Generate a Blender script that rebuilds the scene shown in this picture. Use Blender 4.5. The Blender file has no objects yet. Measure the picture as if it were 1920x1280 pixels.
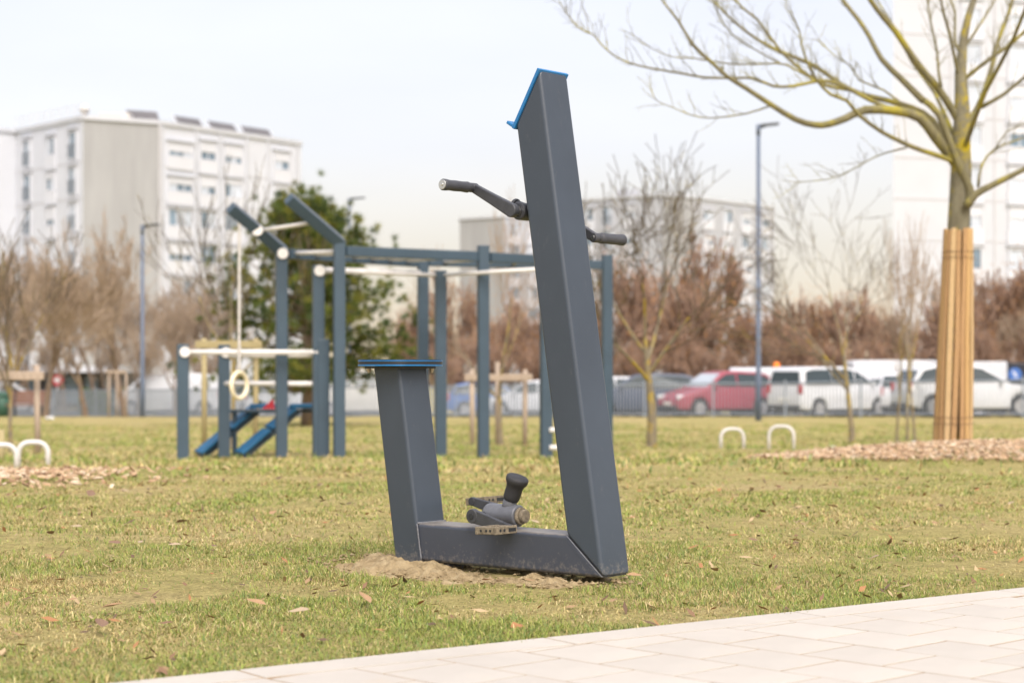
import bpy, bmesh, math, random
import numpy as np
from mathutils import Vector, Matrix

R = math.radians
PI = math.pi
SC = bpy.context.scene
COL = SC.collection

# ------------------------------------------------------------------ camera
CAM_H = 0.64
FPX = 65.0 / 36.0 * 1920.0          # focal length in photo pixels
HORIZON = 690.0
cam = bpy.data.cameras.new('camera')
cam.lens = 65.0
cam.sensor_width = 36.0
cam.shift_y = (HORIZON - 640.0) / 1920.0
cam.clip_start = 0.05
cam.clip_end = 3000.0
cam.dof.use_dof = True
cam.dof.focus_distance = 5.5
cam.dof.aperture_fstop = 3.8
camo = bpy.data.objects.new('camera', cam)
COL.objects.link(camo)
camo.location = (0, 0, CAM_H)
camo.rotation_euler = (R(90), 0, 0)
SC.camera = camo

# ------------------------------------------------------------------ sky and sun
SUN_EL, SUN_ROT = 50.0, 164.0
wd = bpy.data.worlds.new('World')
SC.world = wd
wd.use_nodes = True
wn = wd.node_tree.nodes
wl = wd.node_tree.links
wn.clear()
w_out = wn.new('ShaderNodeOutputWorld')
w_bg = wn.new('ShaderNodeBackground')
w_sky = wn.new('ShaderNodeTexSky')
w_sky.sky_type = 'NISHITA'
w_sky.sun_disc = False
w_sky.sun_elevation = R(SUN_EL)
w_sky.sun_rotation = R(SUN_ROT)
w_sky.air_density = .8
w_sky.dust_density = 7.0
w_sky.ozone_density = 1.0
w_bg.inputs['Strength'].default_value = 0.05
# a thin, even veil of high cloud over the blue (warmer towards the horizon)
w_bg2 = wn.new('ShaderNodeBackground')
w_tc = wn.new('ShaderNodeTexCoord')
w_sep = wn.new('ShaderNodeSeparateXYZ')
w_ramp = wn.new('ShaderNodeValToRGB')
for k_, (p_, c_) in enumerate([(0.0, (1.25, 1.03, .72)), (.05, (1.18, 1.08, .91)), (.115, (1.03, .99, .975)), (.22, (.925, .885, .90)), (1.0, (.89, .865, .895))]):
    e = w_ramp.color_ramp.elements[k_] if k_ < 2 else w_ramp.color_ramp.elements.new(p_)
    e.position = p_
    e.color = (*c_, 1)
w_add = wn.new('ShaderNodeAddShader')
wl.new(w_tc.outputs['Generated'], w_sep.inputs[0])
wl.new(w_sep.outputs['Z'], w_ramp.inputs[0])
w_cn = wn.new('ShaderNodeTexNoise'); w_cn.inputs['Scale'].default_value = 2.2; w_cn.inputs['Detail'].default_value = 5
w_cm = wn.new('ShaderNodeMapping'); w_cm.inputs['Scale'].default_value = (1, 1, 3.5)
wl.new(w_tc.outputs['Generated'], w_cm.inputs['Vector']); wl.new(w_cm.outputs[0], w_cn.inputs['Vector'])
w_cr = wn.new('ShaderNodeMapRange'); w_cr.inputs[1].default_value = .3; w_cr.inputs[2].default_value = .7; w_cr.inputs[3].default_value = .88; w_cr.inputs[4].default_value = 1.07
wl.new(w_cn.outputs['Fac'], w_cr.inputs[0])
w_mul = wn.new('ShaderNodeVectorMath'); w_mul.operation = 'SCALE'
wl.new(w_ramp.outputs[0], w_mul.inputs[0]); wl.new(w_cr.outputs[0], w_mul.inputs['Scale'])
wl.new(w_mul.outputs[0], w_bg2.inputs['Color'])
w_bg2.inputs['Strength'].default_value = 0.285
wl.new(w_sky.outputs[0], w_bg.inputs['Color'])
wl.new(w_bg.outputs[0], w_add.inputs[0])
wl.new(w_bg2.outputs[0], w_add.inputs[1])
wl.new(w_add.outputs[0], w_out.inputs['Surface'])

sl = bpy.data.lights.new('sun', 'SUN')
sl.energy = 0.95
sl.angle = R(40)
sl.color = (1.0, 0.97, 0.93)
so = bpy.data.objects.new('sun', sl)
COL.objects.link(so)
az = R(SUN_ROT)
sd = Vector((math.sin(az) * math.cos(R(SUN_EL)), math.cos(az) * math.cos(R(SUN_EL)), math.sin(R(SUN_EL))))
so.rotation_euler = sd.to_track_quat('Z', 'Y').to_euler()
so.location = sd * 50

SC.view_settings.view_transform = 'Standard'
SC.view_settings.look = 'None'
SC.view_settings.gamma = 1.0
SC.view_settings.use_curve_mapping = False
SC.view_settings.exposure = 1.4
SC.cycles.use_denoising = True
SC.cycles.max_bounces = 6
SC.cycles.transparent_max_bounces = 16

# ------------------------------------------------------------------ helpers
rng = random.Random(7)
npr = np.random.default_rng(11)


def W(px, py, d):
    """photo pixel at distance d -> world point (used to read sizes and places off the photograph)"""
    return Vector(((px - 960.0) / FPX * d, d, CAM_H - (py - HORIZON) / FPX * d))


def XX(px, d):
    return (px - 960.0) / FPX * d


PROF = [(-50, 0), (9.5, 0), (12, -.05), (15, -.16), (19.6, -.31), (25, -.45), (33, -.6), (45, -.75), (55, -.82), (65, -1.08),
        (79, -1.46), (100, -1.75), (140, -1.9), (3000, -2.0)]
PX_ = np.array([p[0] for p in PROF], float)
PZ_ = np.array([p[1] for p in PROF], float)


def gz_np(x, y):
    x = np.asarray(x, float); y = np.asarray(y, float)
    # distance measured across the slanting fence line: right side sits nearer
    yy = y + np.clip((y - 30) / 30, 0, 1) * 0.0
    z = np.interp(yy, PX_, PZ_)
    m = np.exp(-(((x - 4.4) / 2.6) ** 2 + ((y - 15.6) / 2.0) ** 2))          # bed of the big tree
    z = z + .17 * m
    m2 = np.exp(-(((x + 3.3) / 1.5) ** 2 + ((y - 11.0) / 1.2) ** 2))         # low rise at the left
    z = z + .035 * m2
    z = z + .012 * np.sin(x * 1.7 + y * .9) * np.clip((y - 6) / 4, 0, 1) + .01 * np.sin(x * .6 - y * 1.3) * np.clip((y - 6) / 4, 0, 1)
    return z


def gz(x, y):
    return float(gz_np(x, y))


def vnoise(x, y, s, seed):
    """smooth value noise 0..1 (numpy)"""
    x = np.asarray(x) * s; y = np.asarray(y) * s
    xi = np.floor(x).astype(np.int64); yi = np.floor(y).astype(np.int64)
    fx = x - xi; fy = y - yi
    fx = fx * fx * (3 - 2 * fx); fy = fy * fy * (3 - 2 * fy)

    def h(a, b):
        n = (a * 374761393 + b * 668265263 + seed * 1442695041) & 0xffffffff
        n = ((n ^ (n >> 13)) * 1274126177) & 0xffffffff
        return ((n ^ (n >> 16)) & 0xffff) / 65535.0
    return (h(xi, yi) * (1 - fx) + h(xi + 1, yi) * fx) * (1 - fy) + (h(xi, yi + 1) * (1 - fx) + h(xi + 1, yi + 1) * fx) * fy


def tag(o, label=None, cat=None, group=None, kind=None):
    if label: o['label'] = label
    if cat: o['category'] = cat
    if group: o['group'] = group
    if kind: o['kind'] = kind
    return o


def link(name, me, mats=None, parent=None):
    o = bpy.data.objects.new(name, me)
    COL.objects.link(o)
    if mats is not None:
        if not isinstance(mats, (list, tuple)): mats = [mats]
        if len(me.materials) == 0:
            for m in mats: me.materials.append(m)
    if parent is not None: o.parent = parent
    return o


def empty(name, loc=(0, 0, 0), rz=0.0):
    o = bpy.data.objects.new(name, None)
    o.empty_display_size = .2
    COL.objects.link(o)
    o.location = loc
    o.rotation_euler = (0, 0, rz)
    return o


def copy_tree(o, parent=None):
    c = o.copy()
    COL.objects.link(c)
    if parent is not None: c.parent = parent
    for ch in list(o.children):
        copy_tree(ch, c)
    return c


class MB:
    def __init__(self):
        self.v = []; self.f = []; self.mi = []

    def add(self, vs, fs, m=0):
        n = len(self.v)
        self.v += [tuple(p) for p in vs]
        self.f += [tuple(n + i for i in q) for q in fs]
        self.mi += [m] * len(fs)
        return self

    def box(self, c, s, rot=None, m=0):
        hx, hy, hz = s[0] / 2, s[1] / 2, s[2] / 2
        vs = [Vector((x, y, z)) for x in (-hx, hx) for y in (-hy, hy) for z in (-hz, hz)]
        if rot is not None: vs = [rot @ p for p in vs]
        c = Vector(c)
        vs = [p + c for p in vs]
        return self.add(vs, [(0, 1, 3, 2), (4, 6, 7, 5), (0, 4, 5, 1), (2, 3, 7, 6), (0, 2, 6, 4), (1, 5, 7, 3)], m)

    def tube(self, pts, rad, n=8, cap=True, m=0, up=None, phase=0.0):
        pts = [Vector(p) for p in pts]
        if not isinstance(rad, (list, tuple)): rad = [rad] * len(pts)
        rings = []
        x = None
        for i, p in enumerate(pts):
            if i == 0: t = pts[1] - pts[0]
            elif i == len(pts) - 1: t = pts[-1] - pts[-2]
            else: t = (pts[i + 1] - pts[i]).normalized() + (pts[i] - pts[i - 1]).normalized()
            if t.length < 1e-9: t = Vector((0, 0, 1))
            t.normalize()
            if x is None:
                a = Vector(up) if up is not None else (Vector((0, 0, 1)) if abs(t.z) < .9 else Vector((1, 0, 0)))
                x = t.cross(a).normalized()
            else:
                x = (x - t * x.dot(t))
                if x.length < 1e-6: x = t.orthogonal()
                x.normalize()
            y = t.cross(x)
            rings.append([p + (x * math.cos(phase + 2 * PI * k / n) + y * math.sin(phase + 2 * PI * k / n)) * rad[i] for k in range(n)])
        vs = [q for r in rings for q in r]
        fs = []
        for i in range(len(rings) - 1):
            for k in range(n):
                a = i * n + k; b = i * n + (k + 1) % n
                fs.append((a, b, b + n, a + n))
        if cap:
            fs.append(tuple(range(n - 1, -1, -1)))
            fs.append(tuple((len(rings) - 1) * n + k for k in range(n)))
        return self.add(vs, fs, m)

    def cyl(self, a, b, r, n=16, m=0, r2=None):
        return self.tube([a, b], [r, r if r2 is None else r2], n, True, m)

    def prism(self, poly, off, m=0):
        """closed polygon (list of 3-D points) extruded by vector off"""
        n = len(poly)
        off = Vector(off)
        vs = [Vector(p) for p in poly] + [Vector(p) + off for p in poly]
        fs = [tuple(range(n - 1, -1, -1)), tuple(range(n, 2 * n))] + [(i, (i + 1) % n, n + (i + 1) % n, n + i) for i in range(n)]
        return self.add(vs, fs, m)

    def mesh(self, name, smooth=False):
        me = bpy.data.meshes.new(name)
        me.from_pydata(self.v, [], self.f)
        if any(self.mi): me.polygons.foreach_set('material_index', self.mi)
        bm = bmesh.new(); bm.from_mesh(me)
        bmesh.ops.recalc_face_normals(bm, faces=bm.faces)
        bm.to_mesh(me); bm.free()
        if smooth: me.polygons.foreach_set('use_smooth', [True] * len(me.polygons))
        me.update()
        return me

    def build(self, name, mats, parent=None, smooth=False, bevel=0.0, seg=2):
        o = link(name, self.mesh(name, smooth), mats, parent)
        if bevel > 0:
            b = o.modifiers.new('bevel', 'BEVEL')
            b.width = bevel; b.segments = seg; b.limit_method = 'ANGLE'; b.angle_limit = R(35)
            b.harden_normals = False
            o.data.polygons.foreach_set('use_smooth', [True] * len(o.data.polygons))
            w = o.modifiers.new('wn', 'WEIGHTED_NORMAL'); w.keep_sharp = False
        return o


def np_mesh(name, verts, faces_flat, loops_per_face, cols=None):
    me = bpy.data.meshes.new(name)
    nv = len(verts); nl = len(faces_flat); nf = nl // loops_per_face
    me.vertices.add(nv); me.loops.add(nl); me.polygons.add(nf)
    me.vertices.foreach_set('co', np.asarray(verts, np.float32).ravel())
    me.loops.foreach_set('vertex_index', np.asarray(faces_flat, np.int32))
    me.polygons.foreach_set('loop_start', np.arange(0, nl, loops_per_face, dtype=np.int32))
    if cols is not None:
        a = me.color_attributes.new('Col', 'FLOAT_COLOR', 'POINT')
        a.data.foreach_set('color', np.asarray(cols, np.float32).ravel())
    me.update(calc_edges=True)
    me.validate()
    return me


# ------------------------------------------------------------------ materials
def nodes_of(name):
    m = bpy.data.materials.new(name)
    m.use_nodes = True
    nt = m.node_tree
    return m, nt, nt.nodes, nt.links, nt.nodes['Principled BSDF']


def noise_node(n, l, scale, detail=4, rough=.6, coord='Object', vec_scale=None):
    tc = n.new('ShaderNodeTexCoord')
    t = n.new('ShaderNodeTexNoise')
    t.inputs['Scale'].default_value = scale
    t.inputs['Detail'].default_value = detail
    t.inputs['Roughness'].default_value = rough
    if vec_scale:
        mp = n.new('ShaderNodeMapping')
        mp.inputs['Scale'].default_value = vec_scale
        l.new(tc.outputs[coord], mp.inputs['Vector'])
        l.new(mp.outputs[0], t.inputs['Vector'])
    else:
        l.new(tc.outputs[coord], t.inputs['Vector'])
    return t


def ramp(n, l, src, stops):
    r = n.new('ShaderNodeValToRGB')
    el = r.color_ramp.elements
    el[0].position, el[0].color = stops[0][0], (*stops[0][1], 1)
    el[1].position, el[1].color = stops[-1][0], (*stops[-1][1], 1)
    for p, c in stops[1:-1]:
        x = el.new(p); x.color = (*c, 1)
    l.new(src, r.inputs[0])
    return r


def simple(name, col, rough=.6, var=.12, scale=6.0, metal=0.0, bump=0.0, bscale=60.0, spec=.5, vec=None, coord='Object'):
    m, nt, n, l, b = nodes_of(name)
    t = noise_node(n, l, scale, 5, .6, coord, vec)
    lo = tuple(max(0, c * (1 - var)) for c in col); hi = tuple(min(1, c * (1 + var)) for c in col)
    r = ramp(n, l, t.outputs['Fac'], [(.3, lo), (.7, hi)])
    l.new(r.outputs[0], b.inputs['Base Color'])
    b.inputs['Roughness'].default_value = rough
    b.inputs['Metallic'].default_value = metal
    b.inputs['Specular IOR Level'].default_value = spec
    if bump > 0:
        t2 = noise_node(n, l, bscale, 6, .65, coord, vec)
        bp = n.new('ShaderNodeBump')
        bp.inputs['Strength'].default_value = bump
        bp.inputs['Distance'].default_value = .01
        l.new(t2.outputs['Fac'], bp.inputs['Height'])
        l.new(bp.outputs[0], b.inputs['Normal'])
    return m


def attr_mat(name, rough=.8, trans=0.0):
    m, nt, n, l, b = nodes_of(name)
    a = n.new('ShaderNodeVertexColor'); a.layer_name = 'Col'
    l.new(a.outputs['Color'], b.inputs['Base Color'])
    b.inputs['Roughness'].default_value = rough
    b.inputs['Specular IOR Level'].default_value = .25
    if trans > 0:
        tr = n.new('ShaderNodeBsdfTranslucent')
        l.new(a.outputs['Color'], tr.inputs['Color'])
        mx = n.new('ShaderNodeMixShader'); mx.inputs[0].default_value = trans
        l.new(b.outputs[0], mx.inputs[1]); l.new(tr.outputs[0], mx.inputs[2])
        l.new(mx.outputs[0], n['Material Output'].inputs['Surface'])
    return m


M = {}


def paint_mat(name, col, dusty, rough=.42, splash=.5):
    """powder-coated steel: fine orange-peel, pale scuffs and dust low down / on edges"""
    m, nt, n, l, b = nodes_of(name)
    t = noise_node(n, l, 3.0, 6, .65)
    r = ramp(n, l, t.outputs['Fac'], [(.3, tuple(c * .88 for c in col)), (.72, tuple(c * 1.12 for c in col))])
    t2 = noise_node(n, l, 38.0, 8, .75, 'Object', (1, 1, .35))
    r2 = ramp(n, l, t2.outputs['Fac'], [(.60, (0, 0, 0)), (.78, (1, 1, 1))])
    mul = n.new('ShaderNodeMath'); mul.operation = 'MULTIPLY'; mul.inputs[1].default_value = dusty
    l.new(r2.outputs[0], mul.inputs[0])
    mx = n.new('ShaderNodeMixRGB')
    l.new(mul.outputs[0], mx.inputs[0]); l.new(r.outputs[0], mx.inputs[1])
    mx.inputs[2].default_value = (.33, .30, .26, 1)
    # dust lying on upward faces, mud splashed up from the ground
    ge = n.new('ShaderNodeNewGeometry'); sp = n.new('ShaderNodeSeparateXYZ'); l.new(ge.outputs['Normal'], sp.inputs[0])
    t6 = noise_node(n, l, 26, 6, .7)
    mm = n.new('ShaderNodeMath'); mm.operation = 'MULTIPLY_ADD'; mm.inputs[1].default_value = 1.0; l.new(sp.outputs['Z'], mm.inputs[0]); l.new(t6.outputs['Fac'], mm.inputs[2])
    r6 = ramp(n, l, mm.outputs[0], [(.0, (0, 0, 0)), (1.0, (.75, .75, .75))])
    r6.color_ramp.elements[0].position = .0
    mr = n.new('ShaderNodeMapRange'); mr.inputs[1].default_value = 1.05; mr.inputs[2].default_value = 1.6; mr.inputs[4].default_value = .55
    l.new(mm.outputs[0], mr.inputs[0])
    sp2 = n.new('ShaderNodeSeparateXYZ'); l.new(ge.outputs['Position'], sp2.inputs[0])
    mz = n.new('ShaderNodeMapRange'); mz.inputs[1].default_value = .17; mz.inputs[2].default_value = .01; mz.inputs[3].default_value = -.28; mz.inputs[4].default_value = .12
    l.new(sp2.outputs['Z'], mz.inputs[0])
    t7 = noise_node(n, l, 60, 7, .75)
    sm = n.new('ShaderNodeMath'); sm.operation = 'ADD'; l.new(mz.outputs[0], sm.inputs[0]); l.new(t7.outputs['Fac'], sm.inputs[1])
    m7 = n.new('ShaderNodeMapRange'); m7.inputs[1].default_value = .52; m7.inputs[2].default_value = .78; m7.inputs[4].default_value = splash
    l.new(sm.outputs[0], m7.inputs[0])
    mxx = n.new('ShaderNodeMath'); mxx.operation = 'MAXIMUM'; l.new(mr.outputs[0], mxx.inputs[0]); l.new(m7.outputs[0], mxx.inputs[1])
    mx3 = n.new('ShaderNodeMixRGB'); l.new(mxx.outputs[0], mx3.inputs[0]); l.new(mx.outputs[0], mx3.inputs[1]); mx3.inputs[2].default_value = (.36, .31, .24, 1)
    l.new(mx3.outputs[0], b.inputs['Base Color'])
    b.inputs['Roughness'].default_value = rough
    bp = n.new('ShaderNodeBump'); bp.inputs['Strength'].default_value = .06; bp.inputs['Distance'].default_value = .002
    t3 = noise_node(n, l, 420, 3, .5)
    l.new(t3.outputs['Fac'], bp.inputs['Height']); l.new(bp.outputs[0], b.inputs['Normal'])
    return m


M['paint'] = paint_mat('anthracite_paint', (.043, .056, .075), .15, .40)
M['paint_worn'] = paint_mat('anthracite_paint_worn', (.050, .058, .078), .22, .46)
M['dark_cast'] = simple('dark_cast_metal', (.045, .047, .054), .45, .25, 30, 0, .15, 200)
M['grey_cast'] = simple('grey_cast_metal', (.12, .125, .14), .42, .2, 25, 0, .12, 200)
M['rubber'] = simple('black_rubber', (.028, .028, .031), .6, .2, 30, 0, .2, 300)
M['grip'] = simple('grip_rubber', (.05, .052, .06), .55, .15, 30, 0, .12, 300)
M['steel'] = simple('zinc_steel', (.62, .62, .6), .3, .1, 30, 1.0)
M['brass'] = simple('dull_zinc_bolt', (.42, .34, .22), .45, .2, 40, .7)
M['pedal'] = simple('muddy_pedal', (.20, .165, .115), .8, .45, 60, 0, .4, 250)
M['blue'] = simple('blue_hpl', (.015, .155, .38), .4, .08, 20)
M['blue_worn'] = simple('worn_blue_board', (.012, .105, .22), .6, .2, 8)
M['black_core'] = simple('black_core', (.02, .022, .025), .5, .1, 20)
M['weld'] = simple('weld_line', (.16, .165, .18), .5, .3, 90, 0, .3, 300)
M['rig'] = paint_mat('rig_post_paint', (.042, .072, .102), .16, .5, 0.0)
M['rigbar'] = simple('white_bar', (.72, .70, .68), .4, .06, 12)
M['ring'] = simple('cream_ring', (.78, .70, .50), .5, .08, 10)
M['rope'] = simple('chain_sleeve', (.55, .53, .50), .5, .2, 60)
M['galv'] = simple('pale_galvanised', (.60, .58, .56), .45, .1, 20)
M['wood_grey'] = simple('weathered_wood', (.40, .32, .25), .8, .2, 12, 0, .3, 60, .3, (6, 6, .8))
M['wood_green'] = simple('treated_wood', (.36, .30, .16), .8, .2, 12, 0, .3, 60, .3, (6, 6, .8))
M['lath'] = simple('golden_lath', (.54, .345, .15), .7, .35, 9, 0, .4, 40, .3, (8, 8, .6), 'Generated')
M['lath2'] = simple('brown_lath', (.42, .255, .12), .7, .4, 9, 0, .4, 40, .3, (8, 8, .6), 'Generated')
M['lath3'] = simple('pale_lath', (.60, .42, .22), .7, .3, 9, 0, .4, 40, .3, (8, 8, .6), 'Generated')
M['wire'] = simple('rusty_wire', (.12, .07, .045), .7, .2, 40)
M['lamp_post'] = simple('lamp_post_paint', (.10, .13, .19), .5, .08, 8)
M['lamp_head'] = simple('lamp_head_grey', (.06, .07, .08), .5, .08, 8)
M['white_wall'] = simple('white_render', (.575, .60, .655), .8, .035, .35)
M['cream_wall'] = simple('pale_render', (.51, .53, .575), .8, .04, .35)
M['concrete'] = simple('grey_concrete_gable', (.325, .33, .335), .85, .10, .5, 0, 0, 60, .5, (1.6, 1.6, .25))
M['mid_wall'] = simple('grey_white_render', (.42, .435, .47), .8, .05, .35)
M['joint'] = simple('joint_grey', (.52, .52, .54), .8, .05, 1)
M['panel'] = simple('white_panel', (.60, .62, .67), .6, .03, .5)
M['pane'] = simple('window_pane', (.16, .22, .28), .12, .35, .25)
M['pane2'] = simple('window_pane_hazed', (.50, .55, .62), .2, .2, .3)  # lighter pane: haze over the far blocks and tower put into the colour
M['solar'] = simple('solar_panel', (.13, .125, .13), .35, .15, 1)
M['roofing'] = simple('flat_roof', (.35, .35, .35), .9, .1, .5)
M['kiosk'] = simple('dark_shopfront', (.07, .06, .055), .6, .25, .8)
M['fence'] = simple('grey_fence_paint', (.22, .25, .29), .55, .1, 3)
M['asphalt'] = simple('asphalt', (.06, .06, .062), .85, .2, 1.0, 0, .2, 60)
M['tyre'] = simple('tyre', (.025, .025, .027), .8, .1, 20)
M['rim'] = simple('alloy_rim', (.5, .5, .52), .35, .06, 10, .6)
M['glass'] = simple('car_glass', (.035, .05, .055), .08, .15, 1.2)
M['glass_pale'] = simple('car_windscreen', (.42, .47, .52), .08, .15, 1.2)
M['plate'] = simple('number_plate', (.75, .75, .72), .5, .03, 10)
M['head_l'] = simple('headlamp', (.7, .72, .75), .15, .1, 10)
M['tail_l'] = simple('tail_lamp', (.35, .02, .025), .2, .1, 10)
M['trim'] = simple('black_trim', (.03, .03, .032), .6, .1, 10)
M['c_white'] = simple('car_white', (.60, .615, .64), .28, .02, 2)
M['c_silver'] = simple('car_silver', (.52, .53, .56), .3, .02, 2)
M['c_red'] = simple('car_red', (.30, .055, .08), .35, .05, 2)
M['c_dark'] = simple('car_dark_blue', (.055, .07, .11), .25, .05, 2)
M['c_blue'] = simple('car_blue', (.06, .16, .45), .3, .05, 2)
M['c_beige'] = simple('car_beige', (.68, .66, .60), .35, .03, 2)
M['c_black'] = simple('van_black', (.02, .022, .03), .35, .05, 2)
M['orange'] = simple('beacon_orange', (.9, .22, .01), .3, .05, 10)
M['sign_red'] = simple('sign_red', (.55, .03, .05), .45, .05, 10)
M['sign_white'] = simple('sign_white', (.8, .8, .8), .45, .03, 10)
M['bench_wood'] = simple('bench_wood', (.20, .10, .065), .7, .2, 10, 0, .2, 60, .4, (1, 8, 8))
M['bin'] = simple('bin_green', (.03, .09, .06), .6, .1, 5)
M['paper'] = simple('litter_paper', (.75, .76, .78), .8, .08, 20)
M['litter_blue'] = simple('litter_blue', (.22, .30, .55), .7, .08, 20)


def bark_mat(name, c1, c2, moss, amount):
    m, nt, n, l, b = nodes_of(name)
    t = noise_node(n, l, 14, 6, .7, 'Object', (1, 1, .4))
    r = ramp(n, l, t.outputs['Fac'], [(.3, c1), (.7, c2)])
    t2 = noise_node(n, l, 3.2, 5, .7)
    lo = .62 - amount * .3
    r2 = ramp(n, l, t2.outputs['Fac'], [(lo, (0, 0, 0)), (lo + .14, (1, 1, 1))])
    mx = n.new('ShaderNodeMixRGB')
    l.new(r2.outputs[0], mx.inputs[0]); l.new(r.outputs[0], mx.inputs[1])
    mx.inputs[2].default_value = (*moss, 1)
    l.new(mx.outputs[0], b.inputs['Base Color'])
    b.inputs['Roughness'].default_value = .85
    b.inputs['Specular IOR Level'].default_value = .2
    bp = n.new('ShaderNodeBump'); bp.inputs['Strength'].default_value = .5; bp.inputs['Distance'].default_value = .01
    t3 = noise_node(n, l, 55, 6, .7)
    l.new(t3.outputs['Fac'], bp.inputs['Height']); l.new(bp.outputs[0], b.inputs['Normal'])
    return m


M['bark_big'] = bark_mat('bark_lichen', (.13, .115, .075), (.24, .22, .15), (.42, .33, .015), .42)
M['bark_limb'] = bark_mat('bark_limb', (.135, .12, .068), (.235, .21, .115), (.33, .285, .045), .46)
M['bark_mid'] = bark_mat('bark_mid', (.16, .13, .09), (.28, .24, .17), (.40, .29, .03), .45)
M['twig_mid'] = bark_mat('bark_twig_mid', (.085, .068, .048), (.16, .13, .09), (.30, .23, .04), .25)
M['bark_far'] = bark_mat('bark_far', (.13, .095, .07), (.24, .18, .135), (.33, .24, .06), .18)
M['twig_far'] = simple('twig_brown', (.36, .275, .20), .9, .25, 1.5, 0, 0, 60, .1)
M['twig_red'] = simple('twig_red_brown', (.34, .228, .168), .9, .3, 1.5, 0, 0, 60, .1)
M['leaf'] = attr_mat('leaf_colours', .8, .35)
M['grass'] = attr_mat('grass_blades', .75, .30)
M['chips'] = attr_mat('wood_chips', .85)


def ground_mat():
    m, nt, n, l, b = nodes_of('turf_ground')
    t = noise_node(n, l, .55, 6, .65)
    r = ramp(n, l, t.outputs['Fac'], [(.30, (.31, .29, .11)), (.5, (.37, .32, .14)), (.7, (.43, .345, .19))])
    t2 = noise_node(n, l, 9, 6, .7)
    r2 = ramp(n, l, t2.outputs['Fac'], [(.3, (.68, .68, .68)), (.7, (1.2, 1.2, 1.2))])
    mx0 = n.new('ShaderNodeMixRGB'); mx0.blend_type = 'MULTIPLY'; mx0.inputs[0].default_value = 1
    l.new(r.outputs[0], mx0.inputs[1]); l.new(r2.outputs[0], mx0.inputs[2])
    t9 = noise_node(n, l, 75, 8, .8)
    r9 = ramp(n, l, t9.outputs['Fac'], [(.36, (.42, .38, .32)), (.5, (1.0, .98, .92)), (.66, (1.5, 1.42, 1.3))])
    mx = n.new('ShaderNodeMixRGB'); mx.blend_type = 'MULTIPLY'; mx.inputs[0].default_value = 1
    l.new(mx0.outputs[0], mx.inputs[1]); l.new(r9.outputs[0], mx.inputs[2])
    # trodden bare earth under the exercise frame
    tc = n.new('ShaderNodeTexCoord')
    vm = n.new('ShaderNodeVectorMath'); vm.operation = 'SUBTRACT'; vm.inputs[1].default_value = (-1.4, 19.6, -.3)
    vs = n.new('ShaderNodeVectorMath'); vs.operation = 'MULTIPLY'; vs.inputs[1].default_value = (.36, .75, 0)
    ln = n.new('ShaderNodeVectorMath'); ln.operation = 'LENGTH'
    l.new(tc.outputs['Object'], vm.inputs[0]); l.new(vm.outputs[0], vs.inputs[0]); l.new(vs.outputs[0], ln.inputs[0])
    t4 = noise_node(n, l, 1.3, 4, .6)
    ad = n.new('ShaderNodeMath'); ad.operation = 'ADD'
    l.new(ln.outputs['Value'], ad.inputs[0]); l.new(t4.outputs['Fac'], ad.inputs[1])
    r4 = ramp(n, l, ad.outputs[0], [(.0, (1, 1, 1)), (1.0, (.75, .75, .75)), ])
    r4.color_ramp.elements[0].position = .98; r4.color_ramp.elements[0].color = (1, 1, 1, 1)
    r4.color_ramp.elements[1].position = 1.0; r4.color_ramp.elements[1].color = (0, 0, 0, 1)
    r4.color_ramp.elements[0].position = .75
    mx2 = n.new('ShaderNodeMixRGB')
    l.new(r4.outputs[0], mx2.inputs[0]); l.new(mx.outputs[0], mx2.inputs[1]); mx2.inputs[2].default_value = (.40, .31, .20, 1)
    l.new(mx2.outputs[0], b.inputs['Base Color'])
    b.inputs['Roughness'].default_value = .95
    b.inputs['Specular IOR Level'].default_value = .1
    bp = n.new('ShaderNodeBump'); bp.inputs['Strength'].default_value = .8; bp.inputs['Distance'].default_value = .02
    t3 = noise_node(n, l, 45, 8, .75)
    l.new(t3.outputs['Fac'], bp.inputs['Height']); l.new(bp.outputs[0], b.inputs['Normal'])
    return m


M['ground'] = ground_mat()


def sand_mat():
    m, nt, n, l, b = nodes_of('sandy_soil')
    t = noise_node(n, l, 22, 8, .7)
    r = ramp(n, l, t.outputs['Fac'], [(.28, (.20, .145, .075)), (.5, (.38, .29, .165)), (.72, (.50, .40, .25))])
    l.new(r.outputs[0], b.inputs['Base Color'])
    b.inputs['Roughness'].default_value = .95
    b.inputs['Specular IOR Level'].default_value = .1
    bp = n.new('ShaderNodeBump'); bp.inputs['Strength'].default_value = .9; bp.inputs['Distance'].default_value = .012
    t3 = noise_node(n, l, 90, 8, .75)
    l.new(t3.outputs['Fac'], bp.inputs['Height']); l.new(bp.outputs[0], b.inputs['Normal'])
    return m


M['sand'] = sand_mat()


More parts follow.
